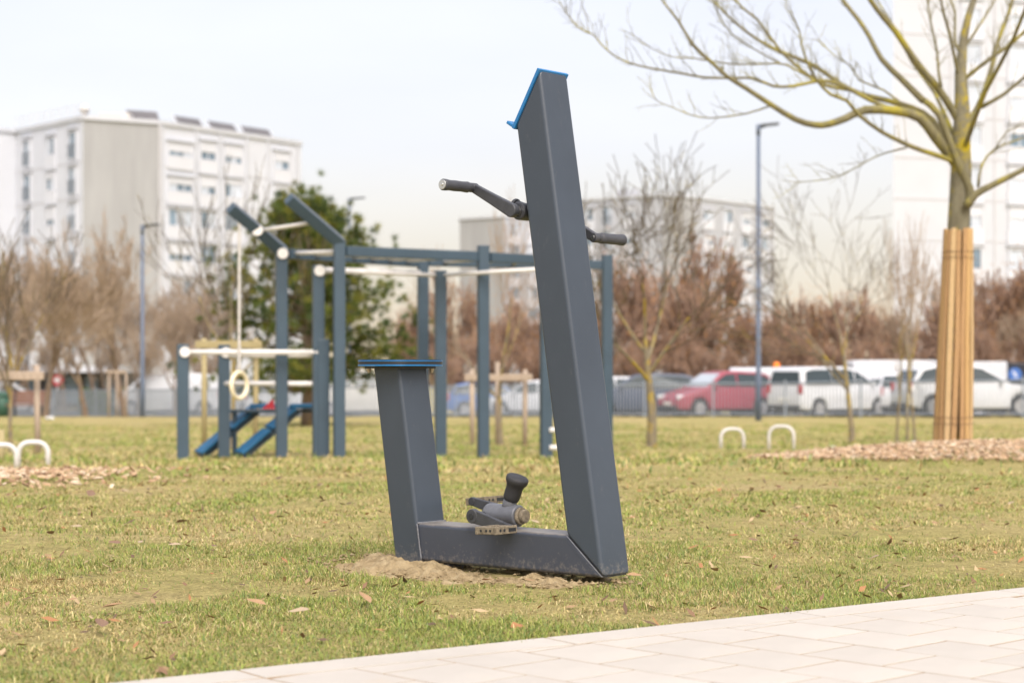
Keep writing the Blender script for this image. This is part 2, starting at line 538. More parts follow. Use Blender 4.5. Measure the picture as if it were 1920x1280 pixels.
def paver_mat():
    m, nt, n, l, b = nodes_of('pale_concrete_paver')
    oi = n.new('ShaderNodeObjectInfo')
    t = noise_node(n, l, 2.2, 6, .65, 'Object')
    r = ramp(n, l, t.outputs['Fac'], [(.3, (.44, .405, .36)), (.7, (.51, .475, .425))])
    hs = n.new('ShaderNodeHueSaturation')
    mr = n.new('ShaderNodeMapRange'); mr.inputs[3].default_value = .955; mr.inputs[4].default_value = 1.035
    l.new(oi.outputs['Random'], mr.inputs[0]); l.new(mr.outputs[0], hs.inputs['Value'])
    l.new(r.outputs[0], hs.inputs['Color'])
    t5 = noise_node(n, l, 5.0, 7, .75)
    r5 = ramp(n, l, t5.outputs['Fac'], [(.58, (0, 0, 0)), (.80, (.5, .5, .5))])
    mx = n.new('ShaderNodeMixRGB')
    l.new(r5.outputs[0], mx.inputs[0]); l.new(hs.outputs[0], mx.inputs[1]); mx.inputs[2].default_value = (.50, .40, .28, 1)
    l.new(mx.outputs[0], b.inputs['Base Color'])
    b.inputs['Roughness'].default_value = .85
    b.inputs['Specular IOR Level'].default_value = .25
    bp = n.new('ShaderNodeBump'); bp.inputs['Strength'].default_value = .35; bp.inputs['Distance'].default_value = .003
    t3 = noise_node(n, l, 260, 5, .7)
    l.new(t3.outputs['Fac'], bp.inputs['Height']); l.new(bp.outputs[0], b.inputs['Normal'])
    return m


M['paver'] = paver_mat()
M['joint_sand'] = simple('joint_sand', (.32, .235, .15), .95, .22, 9, 0, .5, 120, .1)

# ================================================================== SETTING: ground
def build_ground():
    ys = np.concatenate([np.arange(-8, 14, .2), np.arange(14, 32, .5), np.arange(32, 120, 3.0), np.arange(120, 1500, 60)])
    xp = np.concatenate([np.arange(0, 8, .25), np.arange(8, 24, 1.0), np.arange(24, 120, 8), np.arange(120, 1200, 90)])
    xs = np.concatenate([-xp[:0:-1], xp])
    X, Y = np.meshgrid(xs, ys)
    Z = gz_np(X, Y) + (vnoise(X, Y, 2.1, 3) - .5) * .018 * (Y > 5.2) * (Y < 40)
    v = np.stack([X, Y, Z], -1).reshape(-1, 3)
    nx, ny = len(xs), len(ys)
    i = np.arange(ny - 1)[:, None] * nx + np.arange(nx - 1)[None, :]
    f = np.stack([i, i + 1, i + nx + 1, i + nx], -1).reshape(-1)
    me = np_mesh('ground', v, f, 4)
    me.polygons.foreach_set('use_smooth', [True] * len(me.polygons))
    o = link('ground', me, M['ground'])
    tag(o, 'worn olive and straw coloured winter lawn', None, None, 'structure')


build_ground()

# ------------------------------------------------------------------ paved path
ED0 = Vector((.078, 4.337)); ET = Vector((math.cos(R(35.4)), math.sin(R(35.4)))); EN = Vector((ET.y, -ET.x))


def path_in(x, y):
    """signed distance into the path from its grass edge"""
    return (x - ED0.x) * EN.x + (y - ED0.y) * EN.y


def clip_poly(poly, p, n):
    out = []
    for i in range(len(poly)):
        a, b = poly[i], poly[(i + 1) % len(poly)]
        da = (a[0] - p[0]) * n[0] + (a[1] - p[1]) * n[1]
        db = (b[0] - p[0]) * n[0] + (b[1] - p[1]) * n[1]
        if da >= 0: out.append(a)
        if (da >= 0) != (db >= 0):
            t = da / (da - db)
            out.append((a[0] + (b[0] - a[0]) * t, a[1] + (b[1] - a[1]) * t))
    return out


def slab_mesh(poly, z0, z1, ch):
    """flat stone with a chamfered top edge"""
    c = (sum(p[0] for p in poly) / len(poly), sum(p[1] for p in poly) / len(poly))
    area = abs(sum(poly[i][0] * poly[(i + 1) % len(poly)][1] - poly[(i + 1) % len(poly)][0] * poly[i][1] for i in range(len(poly)))) / 2
    if area < 4e-4: return None
    k = max(.6, 1 - ch / math.sqrt(area) * 2)
    inn = [(c[0] + (p[0] - c[0]) * k, c[1] + (p[1] - c[1]) * k) for p in poly]
    n = len(poly)
    vs = [(p[0], p[1], z0) for p in poly] + [(p[0], p[1], z1 - ch) for p in poly] + [(p[0], p[1], z1) for p in inn]
    fs = [(i, (i + 1) % n, n + (i + 1) % n, n + i) for i in range(n)] + [(n + i, n + (i + 1) % n, 2 * n + (i + 1) % n, 2 * n + i) for i in range(n)]
    fs.append(tuple(range(2 * n, 3 * n)))
    mb = MB(); mb.add(vs, fs)
    return mb.mesh('paver')


def build_path():
    a = ED0 - ET * 14; b = ED0 + ET * 26
    poly = [(p_.x, p_.y, .0072) for p_ in (a, b, b + EN * 3.2, a + EN * 3.2)]
    mb = MB(); mb.add(poly, [(0, 1, 2, 3)])
    path = mb.build('path', M['joint_sand'])
    tag(path, 'pale concrete paved path with sandy joints along the lawn', None, None, 'structure')
    kw = .115
    km = None
    for i in range(-8, 18):
        p0 = ED0 + ET * (i * .8 + .004); p1 = ED0 + ET * (i * .8 + .796)
        q = [(p0.x, p0.y), (p1.x, p1.y), (p1.x + EN.x * kw, p1.y + EN.y * kw), (p0.x + EN.x * kw, p0.y + EN.y * kw)]
        link('kerb_stone', slab_mesh(q, .001, .0092, .0012), M['paver'], path)
    g1 = Vector((math.cos(R(43.5)), math.sin(R(43.5)))); g2 = Vector((g1.y, -g1.x))
    O = Vector((.5605, 4.467))
    pw, pl, j = .208, .218, .0075
    kp = ED0 + EN * (kw + .007)
    full = slab_mesh([(-(pw - j) / 2, -(pl - j) / 2), ((pw - j) / 2, -(pl - j) / 2), ((pw - j) / 2, (pl - j) / 2), (-(pw - j) / 2, (pl - j) / 2)], .002, .0084, .0009)
    full.materials.append(M['paver'])
    cnt = 0
    cells = []
    for r in range(-45, 60):
        for c in range(-50, 50):
            u = (r + .5) * pw; v = (c + (.5 if r % 2 else 0.0) + .5) * pl
            p = O + g1 * u + g2 * v
            if p.y < 1.0 or p.y > 13 or abs(p.x) > .30 * p.y + 4.0 or path_in(p.x, p.y) > 3.1: continue
            if path_in(p.x, p.y) < -.2: continue
            cells.append((abs(p.x) + abs(p.y - 4.2) * .8, p))
    cells.sort(key=lambda t: t[0])
    rest = MB()
    for _, p in cells[286:]:
        hw, hl = (pw - j) / 2, (pl - j) / 2
        cor = [p + g1 * sx * hw + g2 * sy * hl for sx, sy in ((-1, -1), (1, -1), (1, 1), (-1, 1))]
        q = clip_poly([(c.x, c.y) for c in cor], kp, EN)
        if len(q) < 3: continue
        rest.add([(c[0], c[1], .0083) for c in q] + [(c[0], c[1], .003) for c in q], [tuple(range(len(q)))] + [(i, i + len(q), (i + 1) % len(q) + len(q), (i + 1) % len(q)) for i in range(len(q))])
    ro = rest.build('outer_pavers', M['paver'], path)
    ro['kind'] = 'stuff'
    for _, p in cells[:286]:
        hw, hl = (pw - j) / 2, (pl - j) / 2
        cor = [p + g1 * sx * hw + g2 * sy * hl for sx, sy in ((-1, -1), (1, -1), (1, 1), (-1, 1))]
        dz = rng.uniform(-.0012, .0012)
        if all(path_in(q.x, q.y) > kw + .007 for q in cor):
            o = link('paver', full, None, path)
            o.location = (p.x, p.y, dz * .35)
            o.rotation_euler = (rng.uniform(-.002, .002), rng.uniform(-.002, .002), R(43.5))
        else:
            q = clip_poly([(c.x, c.y) for c in cor], kp, EN)
            if len(q) < 3: continue
            me = slab_mesh(q, .002, .0084 + dz * .3, .0009)
            if me: link('paver', me, M['paver'], path)


build_path()

# ------------------------------------------------------------------ fitness bike frame: shared axes
A = R(41.0)
U = Vector((math.cos(A), -math.sin(A), 0)); V = Vector((math.sin(A), math.cos(A), 0)); Z = Vector((0, 0, 1))
BP = Vector((XX(1131, 5.4), 5.4, .026))       # near lower corner of the tall post


def B(s, v, z):
    """bike space: s along the beam (to the right), v across, z up from the underside"""
    return BP + U * s + V * v + Z * z


# ------------------------------------------------------------------ sandy soil round the foot
def build_sand():
    n1, n2 = 330, 170
    s = np.linspace(-1.4, .3, n1); v = np.linspace(-.45, .48, n2)
    S, VV = np.meshgrid(s, v)
    X = BP.x + U.x * S + V.x * VV; Y = BP.y + U.y * S + V.y * VV
    cs, cv = -.55, .0
    e = np.sqrt(((S - cs) / .62) ** 2 + ((VV - cv) / .29) ** 2) + (vnoise(X, Y, 9, 5) - .5) * .5 + (vnoise(X, Y, 25, 6) - .5) * .25
    m = np.clip((1.0 - e) / .45, 0, 1); m = m * m * (3 - 2 * m)
    heap = np.exp(-(((S + .86) / .22) ** 2 + ((VV + .02) / .16) ** 2)) * .020
    h = m * (.010 + heap + (vnoise(X, Y, 16, 7) - .5) * .034 + (vnoise(X, Y, 45, 8) - .5) * .020 + (vnoise(X, Y, 110, 9) - .5) * .010) - .012 * (1 - m)
    under = np.exp(-((VV - .06) / .07) ** 2) * np.clip((S + .70) / .1, 0, 1)
    h = h - under * .010 * m
    P = np.stack([X, Y, h], -1).reshape(-1, 3)
    i = np.arange(n2 - 1)[:, None] * n1 + np.arange(n1 - 1)[None, :]
    f = np.stack([i, i + 1, i + n1 + 1, i + n1], -1).reshape(-1)
    me = np_mesh('sandy_soil', P, f, 4)
    me.polygons.foreach_set('use_smooth', [True] * len(me.polygons))
    o = link('sandy_soil', me, M['sand'])
    tag(o, 'churned sandy soil heaped round the foot of the fitness bike', 'soil', None, 'stuff')
    # loose clods
    mb = MB()
    for k in range(700):
        a = rng.uniform(0, 2 * PI); r = rng.random() ** .5
        ss = cs + math.cos(a) * r * .66; vv = cv + math.sin(a) * r * .27
        p = B(ss, vv, 0)
        q = rng.uniform(.002, .006) if rng.random() < .8 else rng.uniform(.006, .013)
        pts = []
        for d in ((1, 0, 0), (-1, 0, 0), (0, 1, 0), (0, -1, 0), (0, 0, .8), (0, 0, -.8)):
            pts.append((p.x + d[0] * q * rng.uniform(.6, 1.3), p.y + d[1] * q * rng.uniform(.6, 1.3), .012 + d[2] * q * rng.uniform(.5, 1.0)))
        mb.add(pts, [(0, 2, 4), (2, 1, 4), (1, 3, 4), (3, 0, 4), (2, 0, 5), (1, 2, 5), (3, 1, 5), (0, 3, 5)])
    c = mb.build('soil_clods', M['sand'])
    tag(c, 'small loose clods of dry soil under the fitness bike', 'soil', None, 'stuff')


build_sand()


# ------------------------------------------------------------------ grass
def sand_e(x, y):
    dx = x - BP.x; dy = y - BP.y
    s = dx * U.x + dy * U.y; v = dx * V.x + dy * V.y
    return np.sqrt(((s + .55) / .62) ** 2 + (v / .29) ** 2)


def mulch_e(x, y):
    return np.sqrt(((x - 5.2) / 3.2) ** 2 + ((y - 15.1) / 1.55) ** 2)


def blades(name, n, y0, y1, lmin, lmax, wmin, wmax, margin, label, power=1.0):
    # uniform over the ground seen, thinning with distance by `power`
    nt = n * 2 // 12
    t = npr.random(nt)
    yc = y0 + (y1 - y0) * t ** power
    xc = (npr.random(nt) * 2 - 1) * (.285 * yc + margin)
    ti = npr.integers(0, nt, n * 2)
    tr_ = np.where(npr.random(n * 2) < .72, lmax * .42, lmax * 3.0)
    x = xc[ti] + npr.normal(0, 1, n * 2) * tr_
    y = yc[ti] + npr.normal(0, 1, n * 2) * tr_
    tone_ = npr.normal(0, .22, nt)[ti]; tlen = npr.uniform(.65, 1.35, nt)[ti]; tval = npr.uniform(.78, 1.22, nt)[ti]
    keep = path_in(x, y) < npr.normal(-.004, .016, n * 2)
    se = sand_e(x, y) + (vnoise(x, y, 9, 5) - .5) * .5
    keep &= (se > .80 + npr.random(n * 2) * .25) | (npr.random(n * 2) < .035)
    keep &= (mulch_e(x, y) + (vnoise(x, y, 1.7, 21) - .5) * .6 > .95) | (npr.random(n * 2) < .12)
    bare = vnoise(x, y, 1.9, 31) * .6 + vnoise(x, y, 5.5, 32) * .4
    keep &= npr.random(n * 2) < np.clip((.82 - bare) / .2, .35, 1)
    x = x[keep][:n]; y = y[keep][:n]; tone_ = tone_[keep][:n]; tlen = tlen[keep][:n]; tval = tval[keep][:n]
    n = len(x)
    z = gz_np(x, y) - .003
    # colour
    g = vnoise(x, y, .9, 41) * .45 + vnoise(x, y, 3.1, 42) * .35 + vnoise(x, y, 9.0, 43) * .2
    base = np.interp(y, [3.3, 5.0, 6.0, 7.5, 10.5, 16, 30], [.80, .73, .62, .49, .41, .54, .63])
    green = np.clip(base + (g - .5) * 2.1 + tone_, .04, .95)
    worn = vnoise(x, y, 1.9, 31) * .6 + vnoise(x, y, 5.5, 32) * .4
    green = green * np.clip((.80 - worn) / .15, .25, 1)
    isg = npr.random(n) < green
    gcol = np.array([[.205, .26, .06], [.26, .305, .07], [.32, .325, .095], [.165, .23, .075]])
    scol = np.array([[.50, .41, .185], [.45, .35, .16], [.36, .26, .125], [.56, .47, .25]])
    col = np.where(isg[:, None], gcol[npr.integers(0, 4, n)], scol[npr.integers(0, 4, n)]) * (npr.uniform(.8, 1.2, n) * tval * 1.15)[:, None]
    az = npr.random(n) * 2 * PI
    L = npr.uniform(lmin, lmax, n) * (.6 + .75 * vnoise(x, y, 4.0, 44)) * tlen * np.where(worn > .66, .7, 1)
    wd_ = npr.uniform(wmin, wmax, n)
    lean = np.where(isg, npr.uniform(.4, 1.35, n), npr.uniform(.75, 1.55, n))
    dx, dy = np.cos(az), np.sin(az)
    sx, sy = -dy, dx
    curl = npr.uniform(.15, .6, n)
    l1 = lean * .7; l2 = np.minimum(lean + curl, 1.75)
    m = np.stack([x + dx * np.sin(l1) * L * .5, y + dy * np.sin(l1) * L * .5, z + np.cos(l1) * L * .5], -1)
    t_ = m + np.stack([dx * np.sin(l2) * L * .5, dy * np.sin(l2) * L * .5, np.maximum(np.cos(l2) * L * .5, -.004)], -1)
    side = np.stack([sx, sy, np.zeros(n)], -1)
    b0 = np.stack([x, y, z], -1)
    vv = np.stack([b0 - side * wd_[:, None] * .5, b0 + side * wd_[:, None] * .5, m - side * wd_[:, None] * .42, m + side * wd_[:, None] * .42, t_], 1).reshape(-1, 3)
    i = np.arange(n)[:, None] * 5
    f = np.concatenate([i + 0, i + 1, i + 3, i + 0, i + 3, i + 2, i + 2, i + 3, i + 4], 1).reshape(-1)
    c4 = np.ones((n, 5, 4)); c4[:, :, :3] = col[:, None, :]
    me = np_mesh(name, vv, f, 3, c4.reshape(-1, 4))
    o = link(name, me, M['grass'])
    tag(o, label, 'grass', None, 'stuff')


blades('grass', 270000, 3.3, 6.8, .011, .032, .0015, .0030, 1.0, 'short green and straw coloured turf between the path and the fitness bike', .85)
blades('grass', 180000, 6.6, 12.5, .012, .034, .0025, .0046, 1.0, 'dry straw coloured turf behind the fitness bike', .8)
blades('grass', 120000, 12.2, 46.0, .03, .08, .008, .018, 1.5, 'blurred yellowish lawn round the exercise frame', .85)


def build_chips():
    n = 9000
    a = npr.random(n) * 2 * PI; r = np.sqrt(npr.random(n)) * 1.02
    x = 5.2 + np.cos(a) * r * 3.2; y = 15.1 + np.sin(a) * r * 1.55
    # litter bed at the far left
    n2 = 1100
    x2 = npr.normal(-3.35, .55, n2); y2 = npr.normal(11.0, .45, n2)
    x = np.concatenate([x, x2]); y = np.concatenate([y, y2]); n = len(x)
    z = gz_np(x, y) + .012 + npr.random(n) * .02
    L = npr.uniform(.02, .06, n); Wd = npr.uniform(.010, .026, n)
    az = npr.random(n) * PI; ti = npr.normal(0, .35, n); tj = npr.normal(0, .35, n)
    ax = np.stack([np.cos(az) * np.cos(ti), np.sin(az) * np.cos(ti), np.sin(ti)], -1)
    ay = np.stack([-np.sin(az) * np.cos(tj), np.cos(az) * np.cos(tj), np.sin(tj)], -1)
    az_ = np.cross(ax, ay)
    c = np.stack([x, y, z], -1)
    hx = ax * (L / 2)[:, None]; hy = ay * (Wd / 2)[:, None]; hz = az_ * .004
    vs = np.stack([c - hx - hy - hz, c + hx - hy - hz, c + hx + hy - hz, c - hx + hy - hz, c - hx * .9 - hy + hz, c + hx * .9 - hy + hz, c + hx * .9 + hy + hz, c - hx * .9 + hy + hz], 1).reshape(-1, 3)
    i = np.arange(n)[:, None] * 8
    q = [(4, 5, 6, 7), (0, 1, 5, 4), (1, 2, 6, 5), (2, 3, 7, 6), (3, 0, 4, 7)]
    f = np.concatenate([i + k for qq in q for k in qq], 1).reshape(-1)
    pal = np.array([[.50, .35, .22], [.56, .41, .27], [.38, .25, .15], [.45, .30, .18], [.60, .48, .35], [.27, .17, .10]])
    col = pal[npr.integers(0, 6, n)] * npr.uniform(.8, 1.15, (n, 1))
    c4 = np.ones((n, 8, 4)); c4[:, :, :3] = col[:, None, :]
    me = np_mesh('wood_chip_mulch', vs, f, 4, c4.reshape(-1, 4))
    o = link('wood_chip_mulch', me, M['chips'])
    tag(o, 'pinkish tan wood chip mulch heaped round the guarded tree', 'mulch', None, 'stuff')


build_chips()


# ================================================================== FITNESS BIKE
def box_round(mb, c, sx, sy, sz, ax, ay, az, m=0):
    vs = []
    for i in (-1, 1):
        for j in (-1, 1):
            for k in (-1, 1):
                vs.append(Vector(c) + ax * sx / 2 * i + ay * sy / 2 * j + az * sz / 2 * k)
    mb.add(vs, [(0, 1, 3, 2), (4, 6, 7, 5), (0, 4, 5, 1), (2, 3, 7, 6), (0, 2, 6, 4), (1, 5, 7, 3)], m)


def build_bike():
    root = empty('fitness_bike', (0, 0, 0))
    tag(root, 'anthracite steel outdoor hand and pedal bike with blue edged seat on the lawn', 'exercise bike')
    lam = R(9.15); tl = math.tan(lam); w = .12
    L = .735

    def prism_sv(name, poly, mat, bevel=.013, v0=0.0, v1=.134):
        mb = MB()
        mb.prism([B(s, v0, z) for s, z in poly], V * (v1 - v0))
        return mb.build(name, mat, root, False, bevel, 5)

    wi = w / math.cos(lam)
    inner = -wi - .12 * tl
    g = .0006
    # tall post (mitred at the foot)
    prism_sv('post', [(0, 0), (-tl * 1.515, 1.515), (-wi - tl * 1.355, 1.355), (inner, .12)], M['paint'])
    # beam
    prism_sv('beam', [(-L - .03, 0), (-g * 2, 0), (inner - g, .12 - g), (-L - .03 - .12 * tl, .12)], M['paint_worn'], .012, .0025, .1315)
    # seat post, running into the ground
    zt = .612
    prism_sv('seat_post', [(-L - wi + tl * .10, -.10), (-L + tl * .10, -.10), (-L - tl * (zt + .012), zt + .012), (-L - wi - tl * (zt + .012), zt + .012)], M['paint'])
    # weld bead along the mitre and at the seat post
    mb = MB()
    mb.tube([B(-.004, -.0005, .004), B(inner * .5, -.0012, .06), B(inner + .003, -.0005, .117)], .0016, 6)
    mb.build('weld_bead', M['weld'], root, True)
    mb = MB()
    pts = [B(-L + .001 - z * tl + rng.uniform(-.0008, .0008), -.001, z) for z in np.linspace(.004, .118, 12)]
    mb.tube(pts, .0028, 6)
    mb.tube([B(-L - .118 * tl + .001, v, .1205) for v in np.linspace(.002, .132, 8)], .003, 6)
    mb.build('weld_bead', M['weld'], root, True)
    # foot block under the beam beside the seat post
    mb = MB(); box_round(mb, B(-L + .055, .067, -.035), .10, .095, .07, U, V, Z)
    mb.build('foot', M['paint_worn'], root, False, .004, 2)
    # blue sign board capping the slanted post top
    a = B(-tl * 1.507, 0, 1.507); b = B(-wi - tl * 1.347, 0, 1.347)
    dirv = (b - a).normalized(); nrm = V.cross(dirv).normalized()
    if nrm.z < 0: nrm = -nrm
    ln = (b - a).length
    cen = a + dirv * (ln / 2 + .002) + V * .067 + nrm * .006
    mb = MB(); box_round(mb, cen, ln + .014, .140, .011, dirv, V, nrm)
    brd = mb.build('sign_board', M['blue'], root, False, .002, 2)
    mb = MB(); box_round(mb, cen + nrm * .0065, ln + .008, .132, .003, dirv, V, nrm)
    mb.build('board_face', M['black_core'], brd, False, .001, 1)
    # upturned phone lip at its lower end
    lipc = a + dirv * (ln + .004) + V * .045 + nrm * .026
    mb = MB(); box_round(mb, lipc, .010, .085, .034, dirv, V, nrm)
    mb.build('board_lip', M['blue'], brd, False, .002, 2)

    # ---------- seat
    sc = B(-L - wi / 2 - tl * zt, .067, zt)
    seat = empty('seat', (0, 0, 0)); seat.parent = root

    def plate(name, z0, z1, k, mat):
        mb = MB()
        out = []
        for i in range(56):
            t = 2 * PI * i / 56
            c, s = math.cos(t), math.sin(t)
            e = 2 / 3.0
            x = math.copysign(abs(c) ** e, c) * .118 * k; y = math.copysign(abs(s) ** e, s) * .128 * k
            out.append(sc + U * x + V * y + Z * z0)
        mb.prism(out, Z * (z1 - z0))
        return mb.build(name, mat, seat, False, .0012, 2)
    plate('seat_layer', .0085, .0135, 1.0, M['blue'])
    plate('seat_layer', .0137, .0235, .995, M['black_core'])
    plate('seat_layer', .0237, .0275, 1.0, M['blue'])
    plate('seat_top', .0277, .0305, .985, M['black_core'])
    mb = MB(); box_round(mb, sc + Z * .0045, .165, .165, .007, U, V, Z)
    mb.build('mounting_plate', M['dark_cast'], seat, False, .001, 1)
    for su, sv in ((-1, -1), (1, 1), (-1, 1)):
        mb = MB()
        p = sc + U * .072 * su + V * .072 * sv
        mb.cyl(p + Z * .001, p - Z * .007, .0085, 6)
        mb.cyl(p - Z * .006, p - Z * .013, .005, 10)
        mb.build('seat_bolt', M['brass'], seat)

    # ---------- hand crank on the post, facing the seat
    zc = 1.098
    fc = B(-wi - tl * zc, .067, zc)                         # middle of the rear face
    nb = (-U * math.cos(lam) - Z * math.sin(lam)).normalized()   # outward from that face
    C = fc + nb * .040
    hc = empty('hand_crank', (0, 0, 0)); hc.parent = root
    mb = MB()
    mb.cyl(fc - nb * .004, fc + nb * .030, .034, 24)
    mb.cyl(C - V * .056, C + V * .056, .027, 24)
    mb.build('bearing_housing', M['dark_cast'], hc, False, .003, 2)
    mb = MB()
    q = C + nb * .010 + Z * .010
    mb.cyl(q, q + nb * .045 + Z * .022, .017, 18)
    mb.cyl(q + nb * .045 + Z * .022, q + nb * .055 + Z * .027, .021, 18)
    mb.build('brake_knob', M['dark_cast'], hc, False, .003, 2)
    ad = (-U * .165 + Z * .0825).normalized()
    al = .176
    for sgn, d in ((-1, ad), (1, -ad)):
        off_ = .083 if sgn < 0 else .122
        p0 = C + V * off_ * sgn
        mb = MB()
        mb.cyl(C + V * .050 * sgn, p0, .010, 12)
        mb.build('axle', M['steel'], hc, True)
        mb = MB(); mb.cyl(C + V * .057 * sgn, C + V * .068 * sgn, .0165, 6)
        mb.build('axle_nut', M['steel'], hc, False, .001, 1)
        # crank arm: boss + tapering bar
        mb = MB()
        mb.cyl(p0 - V * .012, p0 + V * .012, .021, 24)
        side = V.cross(d).normalized()
        p1 = p0 + d * al
        vs = []
        for pp, ww, tt in ((p0 - d * .004, .021, .0115), (p0 + d * al * .5, .0165, .0105), (p1, .0135, .0100)):
            for i, j2 in ((-1, -1), (1, -1), (1, 1), (-1, 1)):
                vs.append(pp + side * ww * i + V * tt * j2)
        fs = [(3, 2, 1, 0), (8, 9, 10, 11)]
        for k in (0, 4):
            fs += [(k + i, k + (i + 1) % 4, k + 4 + (i + 1) % 4, k + 4 + i) for i in range(4)]
        mb.add(vs, fs)
        mb.cyl(p1 - V * .0115, p1 + V * .0115, .0150, 20)
        arm = mb.build('crank_arm', M['dark_cast'], hc, False, .0035, 3)
        mb = MB(); mb.cyl(p1 - V * .0135 * sgn, p1 - V * .0118 * sgn, .007, 12)
        mb.build('arm_bolt', M['steel'], hc, False, .0008, 1)
        # grip
        g0 = p1 + V * .0115 * sgn
        mb = MB(); mb.cyl(g0, g0 + V * .012 * sgn, .0150, 20)
        mb.build('grip_collar', M['dark_cast'], hc, False, .001, 1)
        prof = [(.012, .0150), (.020, .0172), (.045, .0158), (.075, .0168), (.100, .0160), (.118, .0178), (.127, .0178), (.130, .0160)]
        mb = MB(); mb.tube([g0 + V * a_ * sgn for a_, _ in prof], [r for _, r in prof], 28)
        mb.build('grip', M['grip'], hc, True)
        if sgn < 0:
            mb = MB()
            mb.cyl(g0 + V * .1285 * sgn, g0 + V * .1325 * sgn, .0150, 24)
            mb.cyl(g0 + V * .132 * sgn, g0 + V * .1345 * sgn, .005, 12)
            mb.build('grip_end_cap', M['steel'], hc, False, .0008, 1)

    # ---------- pedal unit standing on the beam
    pu = empty('pedal_unit', (0, 0, 0)); pu.parent = root
    c0 = B(-.440, .067, .159)
    mb = MB()
    mb.cyl(c0 - U * .068, c0 + U * .060, .034, 28)
    mb.build('crank_housing', M['grey_cast'], pu, False, .006, 3)
    mb = MB()
    mb.cyl(c0 + U * .060, c0 + U * .072, .027, 24)
    mb.cyl(c0 + U * .072, c0 + U * .086, .021, 20)
    mb.build('housing_cap', M['pedal'], pu, False, .003, 2)
    nd = (Z * .92 + U * .38).normalized()
    n0 = c0 + U * .004
    mb = MB(); mb.tube([n0, n0 + nd * .068], [.0215, .0215], 24)
    mb.build('neck', M['grey_cast'], pu, True)
    prof = [(.052, .0235), (.058, .0255), (.075, .0265), (.092, .0262), (.104, .0290), (.112, .0345), (.118, .0355), (.126, .0355), (.129, .0330)]
    mb = MB(); mb.tube([n0 + nd * a_ for a_, _ in prof], [r for _, r in prof], 30)
    mb.build('knob', M['rubber'], pu, True)
    x1 = nd.cross(V).normalized()
    for k in range(7):
        t = 2 * PI * k / 7
        p = n0 + nd * .106 + (x1 * math.cos(t) + V * math.sin(t)) * .0275
        mb = MB(); mb.cyl(p - (x1 * math.cos(t) + V * math.sin(t)) * .003, p + (x1 * math.cos(t) + V * math.sin(t)) * .0012, .0045, 10)
        mb.build('knob_recess', M['black_core'], pu)
    # crank axle and two cranks
    ax0 = c0 - U * .060 - Z * .002
    mb = MB(); mb.cyl(c0 - U * .060, c0 - U * .074, .028, 24)
    mb.cyl(ax0 - V * .075, ax0 + V * .075, .0125, 16)
    mb.build('bottom_bracket', M['dark_cast'], pu, False, .002, 2)
    cd = (U * .98 - Z * .20).normalized()
    for sgn, d in ((-1, cd), (1, -cd)):
        al = .150
        p0 = ax0 + V * .080 * sgn
        p1 = p0 + d * al
        side = V.cross(d).normalized()
        mb = MB()
        mb.cyl(p0 - V * .010, p0 + V * .010, .0225, 22)
        vs = []
        for pp, ww, tt in ((p0, .0215, .0085), (p0 + d * al * .55, .0165, .008), (p1, .013, .0075)):
            for i, j2 in ((-1, -1), (1, -1), (1, 1), (-1, 1)):
                vs.append(pp + side * ww * i + V * tt * j2)
        fs = [(3, 2, 1, 0), (8, 9, 10, 11)]
        for k in (0, 4):
            fs += [(k + i, k + (i + 1) % 4, k + 4 + (i + 1) % 4, k + 4 + i) for i in range(4)]
        mb.add(vs, fs)
        mb.cyl(p1 - V * .009, p1 + V * .009, .0140, 18)
        crank = mb.build('crank_arm', M['dark_cast'], pu, False, .003, 2)
        mb = MB(); mb.cyl(p0 + V * .0095 * sgn, p0 + V * .0125 * sgn, .010, 14)
        mb.build('crank_bolt', M['black_core'] if sgn < 0 else M['steel'], pu, False, .0008, 1)
        # pedal: frame of rails and end bars round a spindle
        pc = p1 + V * (.012 + .048) * sgn
        pa = (U * .99 + Z * (.04 if sgn < 0 else .10)).normalized()
        pz = V.cross(pa).normalized()
        if pz.z < 0: pz = -pz
        ped = empty('pedal', (0, 0, 0)); ped.parent = root
        mb = MB(); mb.cyl(p1 + V * .008 * sgn, pc + V * .042 * sgn, .0085, 12)
        mb.build('spindle', M['dark_cast'], ped, True)
        for e in (-1, 1):
            mb = MB(); box_round(mb, pc + pa * .036 * e, .012, .098, .024, pa, V, pz)
            mb.build('pedal_rail', M['pedal'], ped, False, .002, 2)
            mb = MB(); box_round(mb, pc + V * .044 * e, .0598, .010, .022, pa, V, pz)
            mb.build('pedal_end', M['pedal'], ped, False, .002, 2)
            for q in (-.028, -.010):
                mb = MB(); p = pc + pa * .0418 * e + V * q
                mb.cyl(p, p + pa * .001 * e, .0045, 10)
                mb.build('pedal_hole', M['black_core'], ped)
            mb = MB(); box_round(mb, pc + pa * .0418 * e + V * .026, .0012, .034, .011, pa, V, pz)
            mb.build('reflector_slot', M['black_core'], ped)
            if e == -1 and sgn < 0:
                pe = pc - V * .0492
                for q in (-.018, .004, .02):
                    mb = MB(); mb.cyl(pe + pa * q, pe + pa * q - V * .0008, .0042, 10)
                    mb.build('pedal_hole', M['black_core'], ped)


build_bike()


# ================================================================== EXERCISE FRAME
def post_mesh(mb, p0, p1, wd, rz, m=0):
    """square tube from p0 to p1"""
    mb.tube([p0, p1], wd / math.sqrt(2), 4, True, m, (0, 1, 0) if abs((Vector(p1) - Vector(p0)).normalized().z) > .7 else None, PI / 4 + rz)


